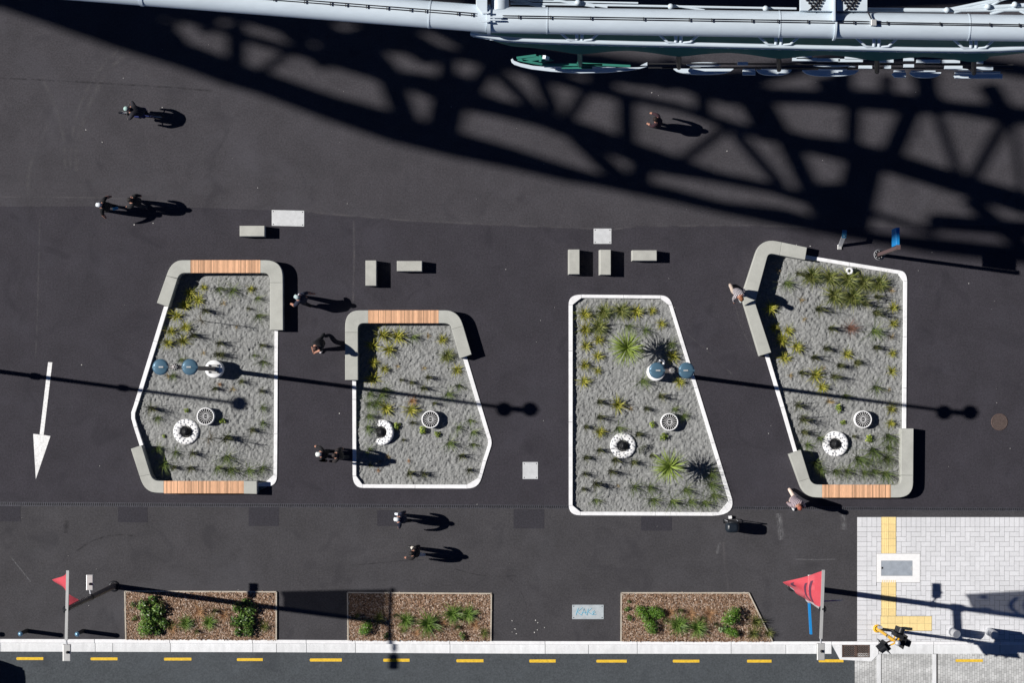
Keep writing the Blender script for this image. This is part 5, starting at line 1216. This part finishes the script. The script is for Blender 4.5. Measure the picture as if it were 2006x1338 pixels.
J.update({'pel':Vector((-.20,0,1.02)),'sp':Vector((-.04,0,1.17)),'ch':Vector((.18,0,1.34)),'nk':Vector((.30,0,1.43)),'h1':Vector((.38,0,1.50)),'h2':Vector((.45,0,1.58)),
  'hipL':Vector((-.18,.10,.99)),'hipR':Vector((-.18,-.10,.99)),'knL':Vector((.20,.14,.84)),'anL':Vector((.0,.14,.52)),'toL':Vector((.12,.14,.47)),'knR':Vector((.10,-.14,.60)),'anR':Vector((-.14,-.14,.22)),'toR':Vector((-.02,-.14,.17)),
  'shL':Vector((.18,.18,1.36)),'shR':Vector((.18,-.18,1.36)),'elL':Vector((.30,.34,1.17)),'elR':Vector((.30,-.34,1.17)),'wrL':Vector((.37,.33,1.01)),'wrR':Vector((.37,-.33,1.01))})
person(bx, by, hd_ang, 'cyclist in dark clothes and patterned white-green helmet leaning over the handlebar', J, (.02,.02,.026), (.012,.02,.10), (.02,.015,.012), cap=(.35,.50,.46))

# ------------------------------------------------------------------ the gantry overhead and its lattice arm
GH = 28.0
gan = thing('gantry', G(988, -300), 'huge pale blue-white tubular steel gantry with green canopy spanning the top edge', 'gantry')
def pipe(pts, r, name='main_pipe', n=28, m=None): return MB().tube(pts, r, n).build(name, m or M_gantry, gan)
lp = lambda x: 35.0+.0782*(x-935)          # left pipe centre line in the photo
rp = lambda x: 39.6+(52.9-39.6)*(x-1075)/(1896-1075)
rL = 26.6*PX*(1-GH/HC); rR = 25.8*PX*(1-GH/HC)
pipe([P(x, lp(x), GH) for x in (-330,0,400,700,955)], rL)
pipe([P(x, rp(x), GH) for x in (958,1300,1634)], rR)
pipe([P(x, rp(x), GH) for x in (1634,1900,2006,2500)], rR)
def collar(x, yc, w, r0, r1, name='weld_ring', m=None, tilt=0.0):
    a, b_ = P(x-w/2, yc(x-w/2), GH), P(x+w/2, yc(x+w/2), GH); MB().tube([a, b_], r1, 32).build(name, m or M_gantry, gan)
for x in (842,): collar(x, lp, 2.6, 0, rL*1.035)
for x in (280,): collar(x, lp, 6, 0, rL*1.05)
for x in (1072,1526,1896): collar(x, rp, 2.2, 0, rR*1.03)
pipe([P(x, -62, GH+.1) for x in (845,1300,2500)], .2, 'unseen_chord', 14)  # out-of-view chord added to carry the shading braces
for i_ in range(12):
    x_ = 800+i_*118; pipe([P(x_, -62, GH+.1), P(x_+95, -18, GH-.3)], .17, 'shade_brace', 10)  # unseen braces added to break sun on the letters into lit and shaded patches
collar(957.5, lambda x: 37.5, 7, 0, rR*1.14, 'flange')
collar(1634, rp, 4, 0, rR*1.16, 'flange')
# box strut and round strut running off northwards from the first joint
q = GH+.15
b = MB(); b.prism([P(*p, q) for p in [(933,-900),(952,-900),(955,28),(946,30),(933,13)]], GH-.35, q+.25); b.build('box_strut', M_gantry, gan, bevel=.01)
MB().tube([P(979, 20, GH+.05), P(979, -260, GH), P(985,-900,GH)], .24, 20).build('round_strut', M_gantry, gan)
for y in (24, 41): MB().bar(P(945,y,GH+.48), P(957,y,GH+.48), .05, .03).build('lug', M_gantry, gan)
for y in (33, 38): MB().bar(P(960,y,GH+.47), P(982,y+.5,GH+.45), .04, .06).build('lug', M_gantry, gan)
# gusset plates with bolts at the second joint
for x0, x1, s in [(1567,1631,1),(1637,1697,-1)]:
    b = MB(); b.prism([P(x0,-400,GH+.2), P(x1,-400,GH+.2), P(x1,22.5,GH+.2), P(x0,21.5,GH+.2)], GH+.1, GH+.36); gs = b.build('gusset_plate', M_gantry, gan)
    bolt = MB().lathe((0,0,0), [(.034,0),(.034,.05),(.012,.06),(0,.06)], 8, smooth=False).mesh('bolt', M_dark)
    for j in range(6):
        for i in range(6-j):
            px = x0+9+7.6*(i+j*.62); py = -10+5.4*j*1.05-4*(i % 2)*0+4
            if py < 24-2: o = link_mesh('bolt', bolt, gs); o.location = P(px, py, GH+.36)-root_loc(gs)
    MB().bar(P(x0+17 if s > 0 else x0+18,20,GH+.38), P(x0+50,-8,GH+.38), .03, .03).build('plate_edge', M_dark, gan)
b = MB(); b.prism([P(*p, GH+.5) for p in [(1632.6,-300),(1636,-300),(1636,40),(1632.6,40)]], GH, GH+.55); b.build('web_plate', M_gantry, gan)
# cable pair and clips along the crown of the pipe
def crown(x, dy=0.0):
    yc = lp(x) if x < 957 else rp(x); return P(x, yc+dy, GH)
def cab(x0, x1, off, step=14):
    pts = []; x = x0
    while x <= x1:
        pts.append(crown(x, -1+off)+Vector((0,0,(rL if x < 957 else rR)*1.03+.02+.008*math.sin(x*.05)))); x += step
    MB().tube(pts, .013, 5).build('cable', M_cable, gan)
cab(400, 944, -3.4); cab(400, 944, 1.0); cab(985, 1700, -2.6); cab(985, 1700, 1.4); cab(1712, 2090, -1.5); cab(1712, 2090, 1.6)
clip = MB().box((0,0,0), (.022,.10,.03)).mesh('cable_clip', M_cable)
for x in (440,470,540,600,650,680,720,760,805,835,897,925,1016,1078,1156,1259,1348,1392,1470,1520,1578,1668,1733,1836,1933,1990):
    o = link_mesh('cable_clip', clip, gan); o.location = crown(x, -1)+Vector((0,0,(rL if x < 957 else rR)+.045))-root_loc(gan)
MB().box(crown(1706.5,-1)+Vector((0,0,rR+.06)), (.14,.16,.12)).build('junction_box', M_alu, gan, bevel=.01)
MB().tube([P(1700,22,GH+.3), P(1707,36,GH+rR+.06)], .02, 6).build('cable', M_cable, gan)
# lower white tube, brackets, braces
LT = [(922,63),(935,66.5),(955,70),(980,74),(1010,76.5),(1060,78.8),(1140,81.3),(1250,84.2),(1400,87.2),(1600,91.8),(1800,95.8),(1900,96.8),(1960,95.6),(2006,93.2),(2100,88)]
def lt(x): return lerp(LT, x)
th = 27.5
MB().tube([P(x, y, th) for x, y in LT], .058, 12).build('lower_tube', M_gantry, gan)
MB().tube([P(x, y+5.2, th-.25) for x, y in LT], .02, 6).build('lower_rail', M_gantry, gan)
brk = MB().box((0,0,0), (.10,.06,.05)).mesh('bracket', M_gantry)
x = 930
while x < 2060:
    o = link_mesh('bracket', brk, gan); o.location = P(x, lt(x)+4.6, th-.18)-root_loc(gan); x += 33.2
for xc in (1136,1330,1526,1718,1908):
    y = lt(xc)
    for s in (-1, 1): MB().tube([P(xc+s*56, y-34, th+.1), P(xc+s*22, y-4, th+.1), P(xc, y-2, th)], .034, 8).build('brace', M_gantry, gan)
    for s in (-6, 4): MB().tube([P(xc+s, y-30, th+.2), P(xc+s, y-4, th+.05)], .045, 10).build('post', M_gantry, gan)
# green canopy membrane, scalloped to the posts
b = MB(); xs = list(range(930, 2110, 10)); pk = (1136,1330,1526,1718,1908)
vs = []
for x in xs:
    d = min(abs(x-p) for p in pk); e = lt(x)+(13+11*math.exp(-(d/60.0)**1.5))*min(1, max(.3, (x-930)/70))
    if x > 1930: e = lt(x)+14-(x-1930)*.06
    for y, h in ((lt(x)-20, 27.0), (lt(x)-4, 25.9), (lt(x)+6, 25.7), (e+.5, 25.3)): vs.append(P(x, y, h))
b.add(vs, [(4*i+j, 4*i+4+j, 4*i+5+j, 4*i+1+j) for i in range(len(xs)-1) for j in range(3)], 0, True); b.build('canopy', M_green, gan)
for xc in pk: MB().tube([P(xc, lt(xc)+20, 25.2), P(xc, lt(xc)+46, 20.6)], .07, 8).build('hanger', M_green if xc == 1136 else M_dark, gan)
# thin members above the pipes
for a, b_, r in [((1000,6),(1560,16),.045),((1000,0),(1250,5),.035),((1697,18.5),(1855,19.5),.085),((1855,19.5),(2090,4),.085),((1855,19),(2006,-12),.07),((1853,19.5),(2090,18),.07),((1868,24),(1980,-6),.06),((1930,18),(1965,-4),.06),((1985,14),(2010,26),.055),((1940,27),(2010,8),.06),((1000,-2),(1068,13),.06),((1085,-1),(1165,12),.05),((1130,4),(1190,13),.05),((1320,10),(1380,19),.04)]:
    MB().tube([P(*a, GH-.6), P(*b_, GH-.6)], r*.72, 10).build('secondary_tube', M_gantry, gan)
for x, y in [(1132,4),(1314,12),(1500,16),(1855,19),(1935,12),(1988,8)]: MB().lathe(P(x, y, GH-.5), [(.07,-.05),(.085,0),(.05,.07),(0,.07)], 10).build('node', M_gantry, gan)
MB().tube([P(1000,10,GH-.7), P(1565,21,GH-.75)], .035, 6).build('cable', M_cable, gan)

# ------------------------------------------------------------------ open sign letters hung below the canopy: from above one looks down on their bottom trays
def crescent(x0, x1, yt, yb, n=18):
    pts = [(x0, yt)]
    for i in range(n+1):
        u = -1+2*i/n; pts.append(((x0+x1)/2+(x1-x0)/2*u, yt+1.5+(yb-yt-1.5)*max(0, 1-abs(u)**2.6)**.6))
    return pts+[(x1, yt)]
def rect(x0, x1, yt, yb): return [(x0, yt), (x0, yb), (x1, yb), (x1, yt)]
def letter(label, cx, cy, parts):
    base = P(cx, cy, 20.2); t = thing('sign_letter', base, label, 'sign letter', 'letters hung under the gantry canopy')
    for nm, h, poly in parts:
        MB().prism([P(x, y, h) for x, y in poly], h-.09, h).build(nm, M_gantry, t, bevel=.008)
    return t
lt0 = letter('big round open sign letter hung at the left end under the canopy', 1135, 142, [('bottom_tray', 20.2, [(1001,116),(1002.5,121.5),(1008,126),(1022,130.5),(1042,135),(1080,139.6),(1135,142.8),(1190,141.2),(1230,137.6),(1255,133.6),(1268,129.5),(1250,131),(1200,132),(1135,132.3),(1080,131),(1045,128),(1020,123),(1007,118),(1004,113.5)])])
for x0, x1, y in [(1066,1121,128.5),(1150,1206,129)]: MB().bar(P(x0,y,20.5), P(x1,y,20.5), .085, .06).build('light_tube', M_gantry, lt0)
for a, b_, h in [((1012,113),(1050,108),21.4),((1014,116),(1062,126),21.2),((1062,126),(1180,127),20.6),((1130,124),(1235,129),20.6),((1058,108),(1058,121),21.6),((1100,132),(1160,132),20.5)]: MB().bar(P(*a,h), P(*b_,h), .07, .06).build('green_frame', M_green, lt0)
MB().prism([P(x, y, 21.0) for x, y in [(1016,117),(1050,109),(1075,113),(1085,118),(1060,122)]], 20.95, 21.0).build('green_panel', M_green, lt0)
MB().bar(P(1066,111,21.9), P(1073,114,21.7), .1, .1).build('light_driver', M_gantry, lt0)
MB().prism([P(x, y, 21.6) for x, y in [(1254,127.5),(1268,121),(1268,127.5)]], 21.5, 21.6).build('end_lug', M_gantry, lt0)
letter('round sign letter with an oval counter, second from the left under the canopy', 1378, 140, [('bottom_tray', 20.3, crescent(1320,1437,133.5,145.3)), ('cross_bar', 20.8, rect(1352,1410,129.6,132.6)), ('counter_tray', 21.2, [(1379+34*math.cos(2*math.pi*k/24), 125.2+4.2*math.sin(2*math.pi*k/24)) for k in range(24)])])
letter('sign letter with a square foot and a bowl, third from the left', 1503, 141, [('foot_tray', 20.3, rect(1455,1480,136.2,146)), ('bottom_tray', 20.25, crescent(1482,1551,135.6,147)), ('cross_bar', 20.8, rect(1456,1479,131.8,135.4)), ('cross_bar', 20.8, rect(1492,1538,132.3,135))])
letter('round sign letter with a wide bowl and long bars, fourth from the left', 1627, 142, [('bottom_tray', 20.3, crescent(1572,1682,136.6,149)), ('cross_bar', 20.8, rect(1604,1660,132.4,135.8)), ('counter_tray', 21.2, crescent(1594,1664,126,130)), ('cross_bar', 21.2, rect(1662,1676,128,130.4))])
letter('sign letter with a pointed foot and a bowl, fifth from the left', 1796, 146, [('foot_tray', 20.3, [(1747,144.5),(1753,150.8),(1775,150.8),(1775,141.2),(1751,141.2)]), ('bottom_tray', 20.25, crescent(1782,1844,140.6,151.8)), ('cross_bar', 20.8, rect(1751,1773,136.6,140)), ('cross_bar', 20.8, rect(1785,1833,137.2,140))])
letter('straight-based sign letter at the right end of the row', 1915, 147, [('bottom_tray', 20.3, [(1868,148),(1872,152.8),(1964,152.8),(1964,144),(1872,144)]), ('cross_bar', 20.8, rect(1871,1960,139.4,143)), ('cross_bar', 21.2, [(1850,129.5),(1850,134),(1900,138),(1896,134.5)]), ('cross_bar', 21.2, rect(1905,1944,131.5,137))])
b = MB()
rail = thing('letter_rail', P(1600,120,21.3), 'dark rail carrying a back row of small blue-shaded bars behind the letters', 'rail')
MB().bar(P(1270,132,20.9), P(1985,133,20.9), .04, .05).build('rail_bar', M_dark, rail)
MB().bar(P(1270,124,21.3), P(1985,126,21.3), .04, .05).build('rail_bar', M_dark, rail)
for x0, x1, y in [(1552,1600,116),(1600,1645,117),(1642,1690,118),(1716,1750,119),(1795,1842,119.5),(1845,1880,120),(1908,1926,121),(1560,1590,112),(1655,1700,113),(1770,1790,116),(1682,1708,131),(1732,1745,131),(1770,1790,128.5),(1850,1885,131.5),(1905,1945,133.5),(1445,1465,124)]:
    MB().bar(P(x0,y,21.6), P(x1,y,21.6), .09, .09).build('small_bar', M_gantry, rail)

# ------------------------------------------------------------------ the lattice arm west of the view; each member is given by the shadow it throws
def tube_radius(p, q, w):
    """radius of a tube p-q whose shadow on the ground is w pixels wide"""
    a = (q-p).normalized(); n = a.cross(LDIR).normalized(); s = n-LDIR*(n.z/LDIR.z); g = a-LDIR*(a.z/LDIR.z); g.z = 0; g.normalize()
    return .5*w*PX/max(.2, abs(s.x*-g.y+s.y*g.x))
def chord(name, pts, h):
    P3 = [from_shadow(x, y, h(x) if callable(h) else h) for x, y, w in pts]; rs = []
    for i in range(len(pts)):
        a, b_ = P3[max(i-1, 0)], P3[min(i+1, len(pts)-1)]; rs.append(tube_radius(a, b_, pts[i][2]*1.10))
    MB().tube(P3, rs, 14).build(name, M_gantry, gan)
hA, hB, hC, hD, hE = 29.6, 29.0, 28.6, 28.3, 28.0
chord('truss_chord', [(-120,-60,56),(0,-13,54),(125,31,52),(249,73,54),(374,113,52),(450,142,50),(525,166,47),(649,211,50),(774,250,58),(900,285,50),(1000,309,42),(1100,337,34),(1174,354,26),(1300,378,30),(1412,406,26),(1531,425,36),(1631,449,28),(1730,468,24),(1830,481,34),(1930,492,34),(2030,503,34)], hA)
chord('truss_chord', [(250,-5,30),(340,28,22),(400,46,16),(480,72,20),(590,103,20),(744,146,26),(830,164,40),(900,190,46),(980,212,34),(1062,232,36),(1150,263,40),(1215,288,40),(1300,320,44),(1400,346,24),(1509,368,22),(1600,395,24),(1700,415,15),(1830,456,12)], hB)
chord('truss_chord', [(300,0,34),(480,32,26),(650,74,36),(786,88,32),(877,103,22),(989,124,24),(1082,150,26),(1161,174,22),(1245,192,19),(1330,210,18),(1400,235,20),(1450,252,22),(1507,260,30),(1581,282,34),(1656,294,42),(1745,318,42),(1885,362,42),(2020,402,44)], hC)
chord('truss_chord', [(1180,146,22),(1232,152,30),(1330,163,26),(1430,182,46),(1514,187,32),(1600,190,30),(1700,196,40),(1780,203,38),(1880,212,26),(1957,222,34),(2030,229,34)], hD)
chord('truss_chord', [(850,-34,70),(1300,-8,70),(1700,-14,70),(2030,-24,60)], hE)  # unseen chord added to keep the ground along the top edge in shadow
chord('truss_chord', [(-60,-40,90),(150,-4,70),(300,12,44),(450,18,40),(600,20,44),(750,30,40),(900,50,46),(1000,96,36),(1100,118,46),(1250,138,44),(1400,162,44),(1480,150,36),(1620,118,30),(1800,110,30),(2030,140,30)], hE)
WEB = [(463,52,463,135,32,hC,hA),(562,104,508,145,16,hB,hA),(345,26,330,78,20,hB,hA),(270,0,300,60,26,hE,hA),(760,140,800,245,46,hB,hA),(890,150,862,285,66,hB,hA),(877,96,877,168,30,hC,hB),(965,118,918,195,34,hC,hB),(968,134,1050,216,20,hC,hB),(1053,140,1086,222,26,hC,hB),(1154,168,1104,248,22,hC,hB),
       (1227,180,1229,295,36,hC,hB),(1425,248,1335,316,18,hC,hB),(1442,262,1530,362,20,hC,hB),(1376,190,1380,222,26,hD,hC),(1470,180,1520,270,60,hD,hC),(1542,275,1592,382,40,hC,hB),(1700,296,1668,440,74,hC,hA),(1672,198,1668,292,28,hD,hC),(1786,212,1742,314,44,hD,hC),(1836,222,1882,350,17,hD,hC),(1972,232,1902,355,22,hD,hC),(1984,228,2004,392,12,hD,hC),
       (1898,390,2026,502,26,hC,hA),(1803,140,1830,205,40,hE,hD),(1738,148,1736,200,22,hE,hD),(1612,150,1640,195,40,hE,hD),(1462,150,1470,190,34,hE,hD),(1130,268,1215,350,28,hB,hA),(1262,300,1250,372,46,hB,hA),(1600,392,1690,420,50,hB,hA),(1640,372,1640,446,90,hB,hA),(1650,110,1650,200,42,hE,hD),(1815,140,1815,205,46,hE,hD),(1290,120,1330,170,60,hE,hD),(1170,110,1180,170,50,hE,hC),(700,20,850,110,46,hE,hC),(560,20,700,100,40,hE,hC),(850,40,980,110,44,hE,hC),(210,10,260,60,50,hE,hA),(300,50,340,80,40,hE,hA),(120,-10,200,40,60,hE,hA),(1340,120,1370,165,40,hE,hD),(1935,165,1970,225,40,hE,hD),(560,60,640,130,22,hC,hB),(690,60,760,140,40,hC,hB),(640,90,760,150,30,hC,hB),(430,20,400,60,22,hC,hB)]
for x0, y0, x1, y1, w, h0, h1 in WEB:
    a, b_ = from_shadow(x0, y0, h0), from_shadow(x1, y1, h1); r = tube_radius(a, b_, w*(1.13 if w > 32 else 1.34)); MB().tube([a, b_], r, 12).build('truss_brace', M_gantry, gan)
# columns and tie beams holding the gantry, outside the picture
for gx, gy in [(988,-300),(1640,-300),(-700,-360),(-1400,-360)]:
    c = G(gx, gy); MB().tube([c, c+Vector((0,0,GH))], .45, 18).build('column', M_gantry, gan)
MB().tube([from_shadow(-120,-60,hA), G(-1400,-360,GH)], .35, 12).build('tie_beam', M_gantry, gan)
MB().tube([from_shadow(900,60,hE), G(-700,-360,GH)], .3, 12).build('tie_beam', M_gantry, gan)
